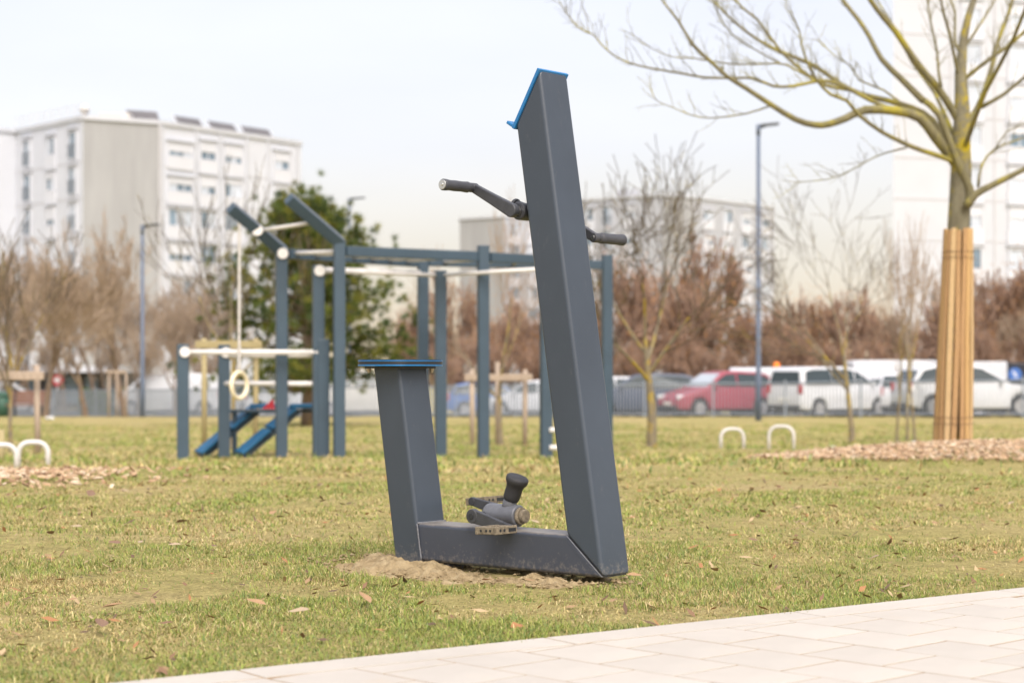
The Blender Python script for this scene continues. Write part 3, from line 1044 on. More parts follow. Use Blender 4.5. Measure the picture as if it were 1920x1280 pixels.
def build_rig():
    root = empty('exercise_frame', (XX(720, 20), 20, gz(XX(720, 20), 20)))
    tag(root, 'dark blue grey calisthenics frame of posts, monkey bars and white pull up bars', 'exercise frame')
    inv = Matrix.Translation(-root.location)

    def fin(mb, name, mat, smooth=False, bevel=0.0):
        mb.v = [tuple(inv @ Vector(p)) for p in mb.v]
        return mb.build(name, mat, root, smooth, bevel, 2)
    wd = .118
    P = {}

    def post(key, px, py, d):
        x = XX(px, d); zt = W(px, py, d).z
        P[key] = Vector((x, d, zt))
        mb = MB(); post_mesh(mb, (x, d, gz(x, d) - .1), (x, d, zt), wd, R(14))
        fin(mb, 'post', M['rig'], False, .008)
        return P[key]

    # tall bent posts with raking arms
    for key, px, py, d, ex, ey, ed in (('a', 528, 461, 19.6, 432, 384, 19.2), ('b', 636, 446, 19.3, 541, 367, 18.9)):
        x = XX(px, d); top = W(px, py + 8, d); tip = W(ex, ey + 5, ed)
        P[key] = top
        mb = MB()
        post_mesh(mb, (x, d, gz(x, d) - .1), top, wd, R(14))
        fin(mb, 'post', M['rig'], False, .008)
        mb = MB()
        dv = (tip - top).normalized()
        mb.tube([top - dv * .035, tip], wd / math.sqrt(2), 4, True, 0, (0, 1, .2), PI / 4)
        fin(mb, 'arm', M['rig'], False, .008)
        P[key + 't'] = tip
    post('p9', 906, 460, 20.2); post('p7', 793, 486, 21.2); post('p11', 1138, 478, 21.9); post('p12', 1078, 470, 21.0)
    post('p5', 597, 497, 19.5); post('p8', 826, 507, 20.4); post('p10', 1024, 492, 19.6)

    def beam(a, b):
        mb = MB(); mb.tube([a, b], .105 / math.sqrt(2), 4, True, 0, (0, 0, 1), PI / 4)
        fin(mb, 'beam', M['rig'], False, .006)

    def bar(a, b, r=.021):
        mb = MB(); mb.cyl(a, b, r, 12)
        fin(mb, 'bar', M['rigbar'], True)

    def flange(p, n):
        n = Vector(n).normalized()
        mb = MB(); mb.cyl(Vector(p), Vector(p) + n * .018, .058, 20)
        fin(mb, 'bar_flange', M['rigbar'], False, .003)
    zb = 1.86
    a0 = Vector((P['b'].x + .06, P['b'].y, zb)); a1 = Vector((P['p9'].x - .06, P['p9'].y, zb))
    b0 = Vector((P['a'].x + .06, P['a'].y, zb - .01)); b1 = Vector((P['p7'].x - .06, P['p7'].y, zb - .01))
    beam(a0, a1); beam(b0, b1)
    for k in range(7):
        t = (k + .25) / 7
        bar(b0.lerp(b1, t) + Vector((0, 0, .01)), a0.lerp(a1, t) + Vector((0, 0, .0)), .022)
    c0 = Vector((P['p7'].x + .06, P['p7'].y, zb)); c1 = Vector((P['p11'].x - .06, P['p11'].y, zb))
    d0 = Vector((P['p9'].x + .06, P['p9'].y, zb - .01)); d1 = Vector((P['p12'].x - .06, P['p12'].y, zb - .01))
    beam(c0, c1); beam(d0, d1)
    for k in range(5):
        t = (k + .4) / 5
        bar(c0.lerp(c1, t), d0.lerp(d1, t), .022)
    # lower pull-up bars
    q5 = Vector((P['p5'].x, P['p5'].y, W(597, 508, 19.5).z)); q8 = Vector((P['p8'].x, P['p8'].y, q5.z)); q10 = Vector((P['p10'].x, P['p10'].y, q5.z + .03))
    q7 = Vector((P['p7'].x, P['p7'].y, W(780, 490, 21.2).z - .12))
    bar(q5, q8); bar(q8, q10); bar(q5 + Vector((0, .02, .02)), q7)
    flange((P['a'].x + .02, P['a'].y - .062, zb - .01), (.2, -1, 0))
    flange((P['p5'].x + .02, P['p5'].y - .062, q5.z), (.2, -1, 0))
    # cross bar between the raking arms
    m1 = P['a'].lerp(P['at'], .46); m2 = P['b'].lerp(P['bt'], .46)
    bar(m1, m2, .02)
    flange(m1 + Vector((0, -.06, 0)), (0, -1, 0))
    # step rungs low on the right-hand post
    for py in (806, 839):
        p = W(1030, py, 19.55); bar(p, p + Vector((.55, .25, 0)), .028)
    P['root'] = root
    return P


RP = build_rig()


def build_ring():
    tip = RP['a'].lerp(RP['at'], .83)
    x, y = tip.x, tip.y
    zt = tip.z - .05
    zr = W(444, 722, y).z
    root = empty('gymnastic_ring', (x, y, zr - .16))
    tag(root, 'cream gymnastic ring hanging on a sleeved chain from a raking arm', 'gymnastic ring')
    mb = MB()
    pts = []
    n = 34
    for i in range(n + 1):
        z = zr + .155 + (zt - zr - .155) * i / n
        pts.append((0, 0, z - (zr - .16)))
    rad = [.017 if i % 2 else .013 for i in range(n + 1)]
    mb.tube(pts, rad, 10)
    mb.build('chain', M['rope'], root, True)
    mb = MB(); mb.box((0, 0, zt - (zr - .16) + .012), (.07, .06, .05))
    mb.build('hanger', M['dark_cast'], root, False, .006)
    # ring (torus), turned three quarters away
    mb = MB()
    N, k = 36, 12
    a = R(62)
    ex = Vector((math.cos(a), math.sin(a), 0)); ez = Vector((0, 0, 1)); en = ex.cross(ez)
    vs = []
    for i in range(N):
        t = 2 * PI * i / N
        c = (ex * math.cos(t) + ez * math.sin(t))
        for j in range(k):
            s = 2 * PI * j / k
            vs.append(c * (.135 + .023 * math.cos(s)) + en * .023 * math.sin(s) + Vector((0, 0, .16)))
    fs = [(i * k + j, ((i + 1) % N) * k + j, ((i + 1) % N) * k + (j + 1) % k, i * k + (j + 1) % k) for i in range(N) for j in range(k)]
    mb.add(vs, fs)
    mb.build('ring', M['ring'], root, True)


build_ring()


def build_low_bars():
    d1, d2, d4 = 19.3, 19.9, 19.5
    root = empty('low_bars', (XX(470, 19.5), 19.5, gz(XX(470, 19.5), 19.5)))
    tag(root, 'low dark posts carrying white waist high bars left of the tall frame', 'exercise bars')
    inv = -root.location

    def fin(mb, name, mat, smooth=False, bevel=0.0):
        mb.v = [tuple(Vector(p) + inv) for p in mb.v]
        return mb.build(name, mat, root, smooth, bevel, 2)
    pp = {}
    for key, px, py, d in (('a', 343, 645, d1), ('b', 420, 646, d2), ('c', 606, 636, d4)):
        x = XX(px, d); pp[key] = Vector((x, d, W(px, py, d).z))
        mb = MB(); post_mesh(mb, (x, d, gz(x, d) - .1), pp[key], .122, R(12))
        fin(mb, 'post', M['rig'], False, .008)
    za = W(343, 660, d1).z
    for a, b, z in ((pp['a'], pp['c'], za), (pp['b'], pp['c'] + Vector((-.02, .05, 0)), za - .03), (pp['b'], pp['c'] + Vector((0, .03, 0)), W(500, 719, 19.7).z)):
        mb = MB(); mb.cyl((a.x, a.y - .03, z), (b.x, b.y - .03, z), .028, 14)
        fin(mb, 'bar', M['rigbar'], True)
    for a in (pp['a'], pp['b']):
        mb = MB(); mb.cyl((a.x + .03, a.y - .055, za), (a.x + .035, a.y - .078, za), .055, 18)
        fin(mb, 'bar_flange', M['rigbar'], False, .003)


build_low_bars()


def build_situp():
    d = 19.95
    root = empty('sit_up_bench', (XX(480, d), d, gz(XX(480, d), d)))
    tag(root, 'inclined twin board bench with blue tops between the low bars', 'exercise bench')
    inv = -root.location

    def fin(mb, name, mat, smooth=False, bevel=0.0):
        mb.v = [tuple(Vector(p) + inv) for p in mb.v]
        return mb.build(name, mat, root, smooth, bevel, 2)
    for (bx, tx, dd) in ((372, 478, d + .15), (448, 553, d - .1)):
        a = W(bx, 857, dd); b = W(tx, 766, dd + .3)
        a.z = gz(a.x, a.y) + .02
        dv = (b - a).normalized()
        wv = Vector((.55, -.83, 0)).normalized()
        wv = (wv - dv * wv.dot(dv)).normalized()
        nv = dv.cross(wv).normalized()
        if nv.z < 0: nv = -nv
        c = (a + b) / 2; ln = (b - a).length
        mb = MB(); box_round(mb, c - nv * .03, ln, .11, .07, dv, wv, nv)
        fin(mb, 'support_rail', M['rig'], False, .004)
        for t0, t1 in ((.02, .52), (.55, .98)):
            mb = MB(); box_round(mb, a.lerp(b, (t0 + t1) / 2) + nv * .024, ln * (t1 - t0), .22, .032, dv, wv, nv)
            fin(mb, 'blue_board', M['blue_worn'], False, .006)
        mb = MB(); box_round(mb, b + Vector((.13, .02, .03)), .36, .24, .05, Vector((1, 0, 0)), Vector((0, 1, 0)), Z)
        fin(mb, 'blue_pad', M['blue_worn'], False, .012)
    mb = MB(); box_round(mb, W(512, 770, d + .3), .95, .12, .035, Vector((1, 0, 0)), Vector((0, 1, 0)), Z)
    fin(mb, 'cross_rail', M['rig'], False, .004)
    for px in (592, 440):
        p = W(px, 772, d + .3)
        mb = MB(); post_mesh(mb, (p.x, p.y, gz(p.x, p.y) - .05), p, .05, 0)
        fin(mb, 'support_leg', M['rig'], False, .004)
    p = W(503, 763, d + .12)
    mb = MB(); mb.prism([p + Vector((-.07, 0, -.02)), p + Vector((.07, 0, -.02)), p + Vector((.05, 0, .09))], (0, .03, 0))
    fin(mb, 'red_marker', M['sign_red'])


build_situp()


# ================================================================== TREES
class Tree:
    def __init__(self, seed):
        self.r = random.Random(seed)
        self.trunk = MB(); self.crown = MB()
        self.tips = []

    def branch(self, p, d, ln, r, depth, maxd, spread, curve, kids, sides, up=.12, minr=.004, s0=None):
        rr = self.r
        n = 5 if depth < 2 else 4
        pts = [Vector(p)]; rad = [r]
        q = Vector(p); dd = Vector(d).normalized()
        for i in range(n):
            dd = (dd + Vector((rr.gauss(0, curve), rr.gauss(0, curve), rr.gauss(0, curve) + up * .35))).normalized()
            q = q + dd * (ln / n)
            pts.append(q.copy()); rad.append(max(minr, r * (1 - .62 * (i + 1) / n)))
        (self.trunk if depth <= 1 else self.crown).tube(pts, rad, sides if depth < 2 else 3, False)
        if depth >= maxd:
            self.tips.append((pts[-1], dd)); self.tips.append((pts[2], dd))
            return
        k = kids[min(depth, len(kids) - 1)]
        for i in range(k):
            t = rr.uniform(.35, 1.0) if depth else rr.uniform(.55, 1.0)
            if i == 0: t = 1.0
            f = t * n; j = min(int(f), n - 1); pp = pts[j].lerp(pts[j + 1], f - j)
            base = (pts[j + 1] - pts[j]).normalized()
            ax = base.orthogonal().normalized()
            ax.rotate(Matrix.Rotation(rr.uniform(0, 2 * PI), 3, base))
            sp_ = s0 if (s0 and depth == 0) else spread
            an = sp_ * rr.uniform(.6, 1.25) if i else sp_ * .35
            nd = (base * math.cos(an) + ax * math.sin(an)).normalized()
            self.branch(pp, nd, ln * rr.uniform(.55, .8), max(minr, rad[j] * rr.uniform(.5, .72)), depth + 1, maxd, spread, curve, kids, sides, up, minr)


def leaf_cloud(name, pts, n, size, pal, jitter, seed, mat, parent, drop=0.0):
    r = np.random.default_rng(seed)
    P = np.array([[p.x, p.y, p.z] for p in pts])
    c = P[r.integers(0, len(P), n)] + r.normal(0, jitter, (n, 3))
    a = r.normal(size=(n, 3)); a /= np.linalg.norm(a, axis=1)[:, None]
    b = np.cross(a, r.normal(size=(n, 3))); b /= np.linalg.norm(b, axis=1)[:, None]
    s = r.uniform(.6, 1.3, (n, 1)) * size
    vs = np.stack([c - a * s, c + b * s * .45, c + a * s, c - b * s * .45], 1).reshape(-1, 3)
    f = np.arange(n * 4)
    pal = np.array(pal)
    col = pal[r.integers(0, len(pal), n)] * r.uniform(.75, 1.25, (n, 1))
    c4 = np.ones((n, 4, 4)); c4[:, :, :3] = col[:, None, :]
    me = np_mesh(name, vs, f, 4, c4.reshape(-1, 4))
    return link(name, me, mat, parent)


def bare_tree(name, seed, h, r, trunk_frac, maxd, spread, kids, barkm, twigm, minr=.006, curve=.13, up=.25, lean=(0, 0), s0=None):
    t = Tree(seed)
    t.branch((0, 0, -.1), (lean[0], lean[1], 1), h * trunk_frac, r, 0, maxd, spread, curve * .5, kids, 7, up, minr, s0)
    # scale crown so that the height is h
    zs = [p[2] for p in t.crown.v]
    k = (h) / max(zs)
    for mb in (t.trunk, t.crown):
        mb.v = [(a * (k ** .6), b * (k ** .6), c * k) for a, b, c in mb.v]
    root = empty(name)
    to = t.trunk.build('trunk', barkm, root, True)
    co = t.crown.build('crown', twigm, root, True)
    tips = [Vector((a.x * k ** .6, a.y * k ** .6, a.z * k)) for a, _ in t.tips]
    return root, tips


def put(root, x, y, s=1.0, rz=0.0, first=None, sz=None):
    o = root if first is None else copy_tree(root)
    o.location = (x, y, gz(x, y))
    o.scale = (s, s, sz or s)
    o.rotation_euler = (0, 0, rz)
    return o


# ---- far bare trees (brown twiggy mass behind the fences)
protos = []
for i, (sd_, h, sp) in enumerate(((3, 7.8, .58), (5, 7.2, .68), (8, 8.2, .52))):
    root, tips = bare_tree('bare_tree', sd_, h, .12, .24, 5, sp, (6, 4, 4, 3, 3), M['bark_far'], M['twig_far'], .0105, .16, .22)
    protos.append([root, False])
shr = []
for i, (sd_, h) in enumerate(((13, 6.6), (17, 6.2))):
    root, tips = bare_tree('copper_leaved_tree', sd_, h, .09, .09, 5, .55, (7, 4, 4, 3, 2), M['bark_far'], M['twig_red'], .0105, .18, .16, (0, 0), 1.15)
    leaf_cloud('dry_leaves', tips, 1500, .06, [(.42, .23, .11), (.46, .29, .16), (.34, .22, .14), (.54, .27, .09)], .34, sd_, M['leaf'], root)
    shr.append([root, False])


def use(pool, k, x, y, s, label, cat, group, sz=None):
    s = s * rng.uniform(.86, 1.16)
    sz = s * rng.uniform(.85, 1.12)
    root, used = pool[k]
    o = put(root, x, y, s, rng.uniform(0, 6.28), True if used else None, sz)
    pool[k][1] = True
    tag(o, label, cat, group)
    return o


LEFT_BARE = [(85, 58, .70, 0), (-30, 75, 1.0, 1), (30, 90, 1.05, 2), (160, 70, .92, 1), (178, 88, 1.0, 0), (235, 74, .95, 2), (285, 92, 1.0, 1), (330, 80, .85, 0),
             (375, 96, 1.0, 2), (120, 102, 1.1, 0), (215, 104, 1.1, 1), (60, 108, 1.1, 2), (420, 100, .95, 1), (-70, 92, 1.1, 0), (345, 108, 1.05, 2)]
ORD = ['first', 'second', 'third', 'fourth', 'fifth', 'sixth', 'seventh', 'eighth', 'ninth', 'tenth', 'eleventh', 'twelfth', 'thirteenth', 'fourteenth', 'fifteenth', 'sixteenth', 'seventeenth', 'eighteenth', 'nineteenth', 'twentieth']


def row(pool, lst, fmt, cat, group):
    order = sorted(range(len(lst)), key=lambda q: lst[q][0])
    for i, (px, d, s, k) in enumerate(lst):
        use(pool, k, XX(px, d), d, s, fmt % ORD[order.index(i)], cat, group)


use(protos, 0, XX(85, 58), 58, .70, 'bare brown tree with a lichen trunk standing just before the bench', 'tree', None)
row(protos, LEFT_BARE[1:], 'bare brown tree, %s from the left in the thicket before the left block', 'tree', 'bare trees before the left block')
row(protos, [(790, 90, .62, 0), (835, 98, .66, 1), (1490, 92, .75, 2), (1560, 96, .8, 0), (1660, 84, .72, 1), (1745, 95, .95, 2), (1850, 88, .9, 0), (1905, 78, .85, 1), (1110, 98, .75, 2), (1960, 90, .95, 2)],
    'bare twiggy tree, %s from the left behind the parked cars', 'tree', 'bare trees behind the car park')
row(shr, [(870, 86, .95, 0), (935, 82, .92, 1), (985, 90, 1.0, 0), (1165, 80, .95, 1), (1225, 86, 1.0, 0), (1290, 82, 1.02, 1), (1345, 88, 1.1, 0), (1400, 84, 1.08, 1),
          (1470, 82, .95, 0), (1520, 90, 1.0, 1), (1590, 84, .85, 0), (1640, 92, .9, 1), (1850, 80, 1.1, 0), (1900, 86, 1.2, 1), (1950, 82, 1.2, 0), (770, 88, .7, 1), (820, 84, .6, 0), (1060, 90, 1.0, 1)],
    'tall copper brown leafy tree, %s from the left beyond the parked cars', 'tree', 'copper trees behind the car park')
row(shr, [(905, 79, .58, 1), (960, 84, .62, 0), (1010, 80, .55, 1), (1140, 84, .6, 0), (1195, 78, .56, 1), (1255, 80, .62, 0), (1318, 78, .58, 1), (1375, 80, .64, 0), (1435, 79, .56, 1), (1500, 80, .6, 0), (1560, 82, .58, 1), (1615, 80, .55, 0),
          (1670, 86, .6, 1), (1730, 84, .62, 0), (1830, 76, .6, 1), (1880, 80, .64, 0), (1930, 77, .6, 1)],
    'low copper brown bush, %s from the left just behind the parked cars', 'bush', 'low copper bushes behind the cars')
row(protos, [(20, 84, .5, 1), (110, 86, .5, 0), (200, 92, .52, 2), (260, 84, .48, 1), (315, 96, .55, 0), (395, 90, .5, 2)],
    'low bare brown bush, %s from the left under the thicket before the left block', 'bush', 'low bare bushes before the left block')

# ---- middle-distance young trees
root, tips = bare_tree('young_tree', 29, 4.35, .075, .34, 5, .62, (5, 4, 4, 3, 2), M['bark_mid'], M['twig_mid'], .0048, .13, .06, (0, 0), .80)
put(root, XX(1222, 25.3), 25.3, 1.0, 1.0)
tag(root, 'young bare tree with a fan shaped crown right of the tall post', 'tree')
root, tips = bare_tree('young_tree', 37, 4.5, .062, .46, 5, .60, (5, 4, 3, 3, 2), M['bark_mid'], M['twig_mid'], .0048, .13, .08, (0, 0), .65)
put(root, XX(1597, 28.5), 28.5, 1.0, .4)
tag(root, 'slim bare young tree with a yellow lichen trunk left of the guarded tree', 'tree')
root, tips = bare_tree('young_tree', 41, 4.2, .05, .42, 5, .5, (5, 4, 3, 3, 2), M['bark_mid'], M['twig_mid'], .004, .12, .35, (0, 0), .75)
put(root, XX(434, 24.5), 24.5, .95, .4)
tag(root, 'thin lichen covered sapling between timber stakes behind the low bars', 'tree')
root, tips = bare_tree('young_tree', 43, 4.0, .05, .42, 5, .5, (5, 4, 3, 3, 2), M['bark_mid'], M['twig_far'], .004, .12, .35, (0, 0), .75)
put(root, XX(940, 27), 27, .95, 2.0)
tag(root, 'thin bare sapling between timber stakes behind the exercise frame', 'tree')
root, tips = bare_tree('young_tree', 47, 3.4, .035, .45, 4, .6, (5, 4, 3, 3), M['bark_mid'], M['twig_mid'], .004, .12, .3)
put(root, XX(22, 21.5), 21.5, 1.0, 1.2)
tag(root, 'thin pale sapling between stakes at the far left edge', 'tree')
for k_, (px, d, sd_, lab) in enumerate(((1682, 29, 51, 'leftmost of three thin saplings beside the guarded tree'), (1700, 29.5, 53, 'middle of three thin saplings beside the guarded tree'), (1716, 28.6, 57, 'rightmost of three thin saplings beside the guarded tree'))):
    root, tips = bare_tree('sapling', sd_, 3.6, .032, .5, 4, .35, (4, 3, 3, 2), M['bark_mid'], M['twig_far'], .0045, .10, .5)
    put(root, XX(px, d), d, 1.0, k_)
    tag(root, lab, 'tree')


# ---- evergreen behind the exercise frame
def build_pine():
    d = 44.0
    x = XX(578, d)
    root = empty('pine_tree', (x, d, gz(x, d)))
    tag(root, 'bushy yellow green pine tree behind the exercise frame', 'tree')
    r = random.Random(5)
    H = 5.3
    mb = MB()
    mb.tube([(0, 0, -.1), (.05, 0, 1.4), (-.05, .1, 3.2), (.05, 0, H * .93)], [.20, .16, .10, .03], 9)
    mb.build('trunk', M['bark_far'], root, True)
    br = MB()
    pts = []
    for k in range(96):
        z = .75 + (H - 1.0) * (k / 96) ** .95
        t = (z - .75) / (H - .75)
        reach = 2.6 * min(1, (1 - t) * 1.15 + .06) * r.uniform(.5, 1.15)
        a = r.uniform(0, 2 * PI)
        p0 = Vector((0, 0, z))
        dv = Vector((math.cos(a), math.sin(a), r.uniform(-.05, .35) + t * .5))
        pl = [p0]
        for j in range(4):
            pl.append(p0 + dv * reach * (j + 1) / 4 + Vector((r.gauss(0, .06), r.gauss(0, .06), .05 * (j + 1) ** 1.5 * .3)))
        br.tube(pl, [.04, .03, .02, .014, .006], 4, False)
        for j in range(2, 5):
            for m in range(9 if j < 4 else 12):
                s_ = r.uniform(.12, .42)
                pts.append(pl[j] + Vector((r.gauss(0, s_), r.gauss(0, s_), r.gauss(0, s_ * .7))))
    br.build('branches', M['bark_far'], root)
    # needle tufts
    q = np.random.default_rng(4)
    P = np.array([[p.x, p.y, p.z] for p in pts])
    n = 58
    N = len(P) * n
    c = np.repeat(P, n, 0)
    dirs = q.normal(size=(N, 3)); dirs[:, 2] += .5
    dirs /= np.linalg.norm(dirs, axis=1)[:, None]
    L = q.uniform(.10, .21, (N, 1))
    s = np.cross(dirs, q.normal(size=(N, 3))); s /= np.linalg.norm(s, axis=1)[:, None]
    w_ = .0075
    vs = np.stack([c - s * w_, c + s * w_, c + dirs * L], 1).reshape(-1, 3)
    tone = np.repeat(q.uniform(.7, 1.25, len(P)), n)[:, None]
    pal = np.array([[.115, .155, .035], [.16, .19, .04], [.225, .225, .045], [.08, .12, .04]])
    kk = np.repeat(q.integers(0, 4, len(P)), n)
    col = pal[kk] * tone
    c4 = np.ones((N, 3, 4)); c4[:, :, :3] = col[:, None, :]
    me = np_mesh('needles', vs, np.arange(N * 3), 3, c4.reshape(-1, 4))
    link('crown', me, M['leaf'], root)


build_pine()


# ---- big guarded tree at the right
BT_D = 16.5
BT_S = FPX / BT_D


def build_big_tree():
    bx = XX(1785, BT_D)
    root = empty('lichen_tree', (bx, BT_D, gz(bx, BT_D)))
    tag(root, 'large bare tree with yellow lichen and spreading branches in a timber guard', 'tree')
    r = random.Random(12)
    base = Vector((bx, BT_D, gz(bx, BT_D)))

    def P(zx, zy, dy=0.0):
        px, py = zx / 2.182 + 1040, zy / 2.182
        p = W(px, py, BT_D)
        return Vector((p.x, BT_D + dy, p.z)) - base
    k = 1 / 2.182 / BT_S
    tr = MB(); cr = MB()
    trunk = [(1626, 1830), (1640, 1400), (1655, 935), (1664, 700), (1660, 600), (1664, 450), (1660, 300), (1672, 180), (1692, 80), (1722, -20), (1740, -140), (1745, -320)]
    trad = [54, 48, 45, 42, 38, 31, 24, 18, 15, 12, 9, 4]
    tr.tube([P(a, b, .03 * math.sin(i)) for i, (a, b) in enumerate(trunk)], [q * k for q in trad], 14, True)
    twigs = []

    def br(pts, r0, r1, dep, start_dep=0.0, twig=True):
        if start_dep == 0.0 and 1590 < pts[0][0] < 1700:      # rooted inside the trunk
            pts = [(1657, pts[0][1] + 70), (1640 if pts[1][0] < pts[0][0] else 1672, pts[0][1] + 28)] + pts[1:]
        n = len(pts)
        x0 = pts[0][0]
        out = []; rad = []
        for i, (a, b) in enumerate(pts):
            t = i / (n - 1)
            lat = abs(a - x0) * k
            dy = start_dep + dep * math.hypot(a - x0, b - pts[0][1]) * k
            out.append(P(a, b, dy)); rad.append((r0 + (r1 - r0) * t ** .7) * k * .88)
        # smooth
        sm = [out[0]]; sr = [rad[0]]
        for i in range(n - 1):
            for s_ in (.5, 1.0):
                p0 = out[max(0, i - 1)]; p1 = out[i]; p2 = out[i + 1]; p3 = out[min(n - 1, i + 2)]
                t = s_
                q = .5 * ((2 * p1) + (p2 - p0) * t + (2 * p0 - 5 * p1 + 4 * p2 - p3) * t * t + (3 * p1 - p0 - 3 * p2 + p3) * t ** 3)
                sm.append(q); sr.append(rad[i] + (rad[i + 1] - rad[i]) * t)
        cr.tube(sm, sr, 8, True)
        if twig:
            for i in range(2, len(sm) - 1):
                if sr[i] < 10 * k:
                    for q in range(r.choice((1, 1, 2, 3))):
                        twigs.append((sm[i].lerp(sm[i + 1], r.random()), (sm[i + 1] - sm[i]).normalized(), sr[i]))
            twigs.append((sm[-1], (sm[-1] - sm[-2]).normalized(), sr[-1]))
        return sm
    B1 = [(1610, 640), (1545, 560), (1480, 490), (1380, 465), (1250, 465), (1170, 500), (1100, 525), (1040, 530), (960, 510), (860, 455), (760, 395), (680, 350), (620, 300), (540, 230), (480, 140), (420, 70), (370, -10)]
    br(B1, 32, 3.2, -.22)
    br([(1400, 466), (1280, 420), (1180, 370), (1100, 345), (1040, 350), (960, 368), (880, 370), (800, 340), (720, 340), (600, 340), (500, 325), (400, 310), (320, 295), (240, 265), (180, 215), (150, 180), (90, 150), (40, 95), (15, 50)], 11, 2, -.12, -.22 * 210 * k)
    br([(1630, 600), (1560, 485), (1480, 430), (1380, 395), (1280, 365), (1200, 320), (1100, 240), (1000, 190), (920, 150), (860, 110), (800, 60), (740, 0), (690, -60)], 20, 5, .28)
    br([(1300, 385), (1230, 352), (1130, 330), (1050, 280), (960, 200), (900, 120), (850, 50), (790, 0), (740, -60)], 10, 5, .1, .28 * 380 * k)
    br([(1600, 640), (1480, 625), (1400, 600), (1300, 560), (1200, 500), (1150, 450), (1080, 430), (1020, 380), (980, 320), (950, 250), (940, 200), (900, 130)], 15, 3, -.45)
    br([(1500, 420), (1420, 320), (1350, 230), (1310, 130), (1270, 50), (1220, -30), (1180, -130)], 17, 9, .45, -.09)
    br([(1648, 450), (1560, 370), (1500, 310), (1440, 240), (1370, 150), (1320, 100), (1260, 30), (1230, -30), (1190, -140)], 21, 10, -.25)
    br([(1060, 345), (940, 275), (860, 270), (740, 270), (640, 255), (560, 240), (480, 235), (400, 200), (310, 135)], 5.5, 1.8, .1, -.15)
    br([(1480, 430), (1380, 345), (1280, 300), (1250, 240), (1180, 190), (1120, 125)], 6, 2, .2, .3)
    br([(950, 220), (860, 175), (780, 130), (730, 90), (690, 30), (670, -10)], 4.5, 2, -.2, .5)
    br([(860, 456), (760, 490), (620, 510), (540, 500), (460, 470), (400, 445), (375, 400)], 4.5, 1.6, -.15, -.35)
    br([(1420, 615), (1330, 640), (1270, 665), (1180, 715), (1080, 755), (940, 770)], 4.5, 1.8, -.3, -.2)
    br([(1690, 830), (1690, 775), (1650, 690), (1612, 600), (1560, 475), (1500, 420)], 22, 15, -.05, -.07, False)
    br([(1670, 850), (1705, 802), (1760, 770), (1840, 730), (1920, 690), (2050, 620), (2200, 520), (2330, 380)], 22, 6, -.2, -.12)
    br([(1690, 520), (1740, 440), (1780, 360), (1820, 250), (1850, 150), (1890, 60), (1925, -30), (1960, -160)], 20, 7, .3)
    br([(1760, 430), (1850, 380), (1920, 320), (2000, 270), (2120, 160)], 11, 5, -.2, .15)
    br([(1680, 300), (1780, 240), (1850, 190), (1920, 110), (2000, -20)], 13, 6, -.4)
    br([(1655, 260), (1600, 170), (1560, 80), (1530, -10), (1500, -120)], 10, 5, -.5)
    br([(1560, 370), (1552, 300), (1550, 220), (1530, 100), (1520, 0), (1500, -110)], 8, 4, .2, -.2)
    br([(1680, 180), (1750, 100), (1820, 0), (1880, -110)], 8, 4, .4)
    br([(1672, 140), (1650, 50), (1635, -20), (1610, -160)], 9, 4, .3)
    br([(1718, 770), (1740, 680), (1800, 610), (1900, 570), (1990, 545)], 7, 3, .3, -.12)
    br([(1800, 610), (1850, 540), (1930, 500), (2010, 420)], 4, 2, .3, -.05)
    # limbs that spread towards and away from the viewer
    br([(1655, 560), (1690, 420), (1740, 250), (1760, 60), (1780, -150)], 15, 5, -1.3)
    br([(1660, 500), (1640, 330), (1600, 150), (1590, -40), (1560, -250)], 14, 5, 1.5)
    # twigs
    for (p, d, rr) in twigs:
        for j in range(1):
            ax = d.orthogonal().normalized()
            ax.rotate(Matrix.Rotation(r.uniform(0, 2 * PI), 3, d))
            nd = (d * .6 + ax * r.uniform(.4, .9) + Vector((0, 0, .45))).normalized()
            ln = r.uniform(.10, .38)
            pts = [p]; q = p.copy(); v = nd.copy()
            for m in range(4):
                v = (v + Vector((r.gauss(0, .14), r.gauss(0, .14), r.gauss(0, .12) + .05))).normalized()
                q = q + v * ln / 4; pts.append(q.copy())
            cr.tube(pts, [max(.0022, rr * .45), .0026, .0022, .0018, .0012], 4, False)
            for m in (1, 2, 3):
                if r.random() < .55:
                    ax = v.orthogonal().normalized(); ax.rotate(Matrix.Rotation(r.uniform(0, 6.28), 3, v))
                    q2 = pts[m] + (v + ax * .9).normalized() * ln * r.uniform(.15, .4)
                    cr.tube([pts[m], q2], [.0018, .001], 3, False)
    tr.build('trunk', M['bark_big'], root, True)
    cr.build('crown', M['bark_limb'], root, True)
    return base


BT_BASE = build_big_tree()


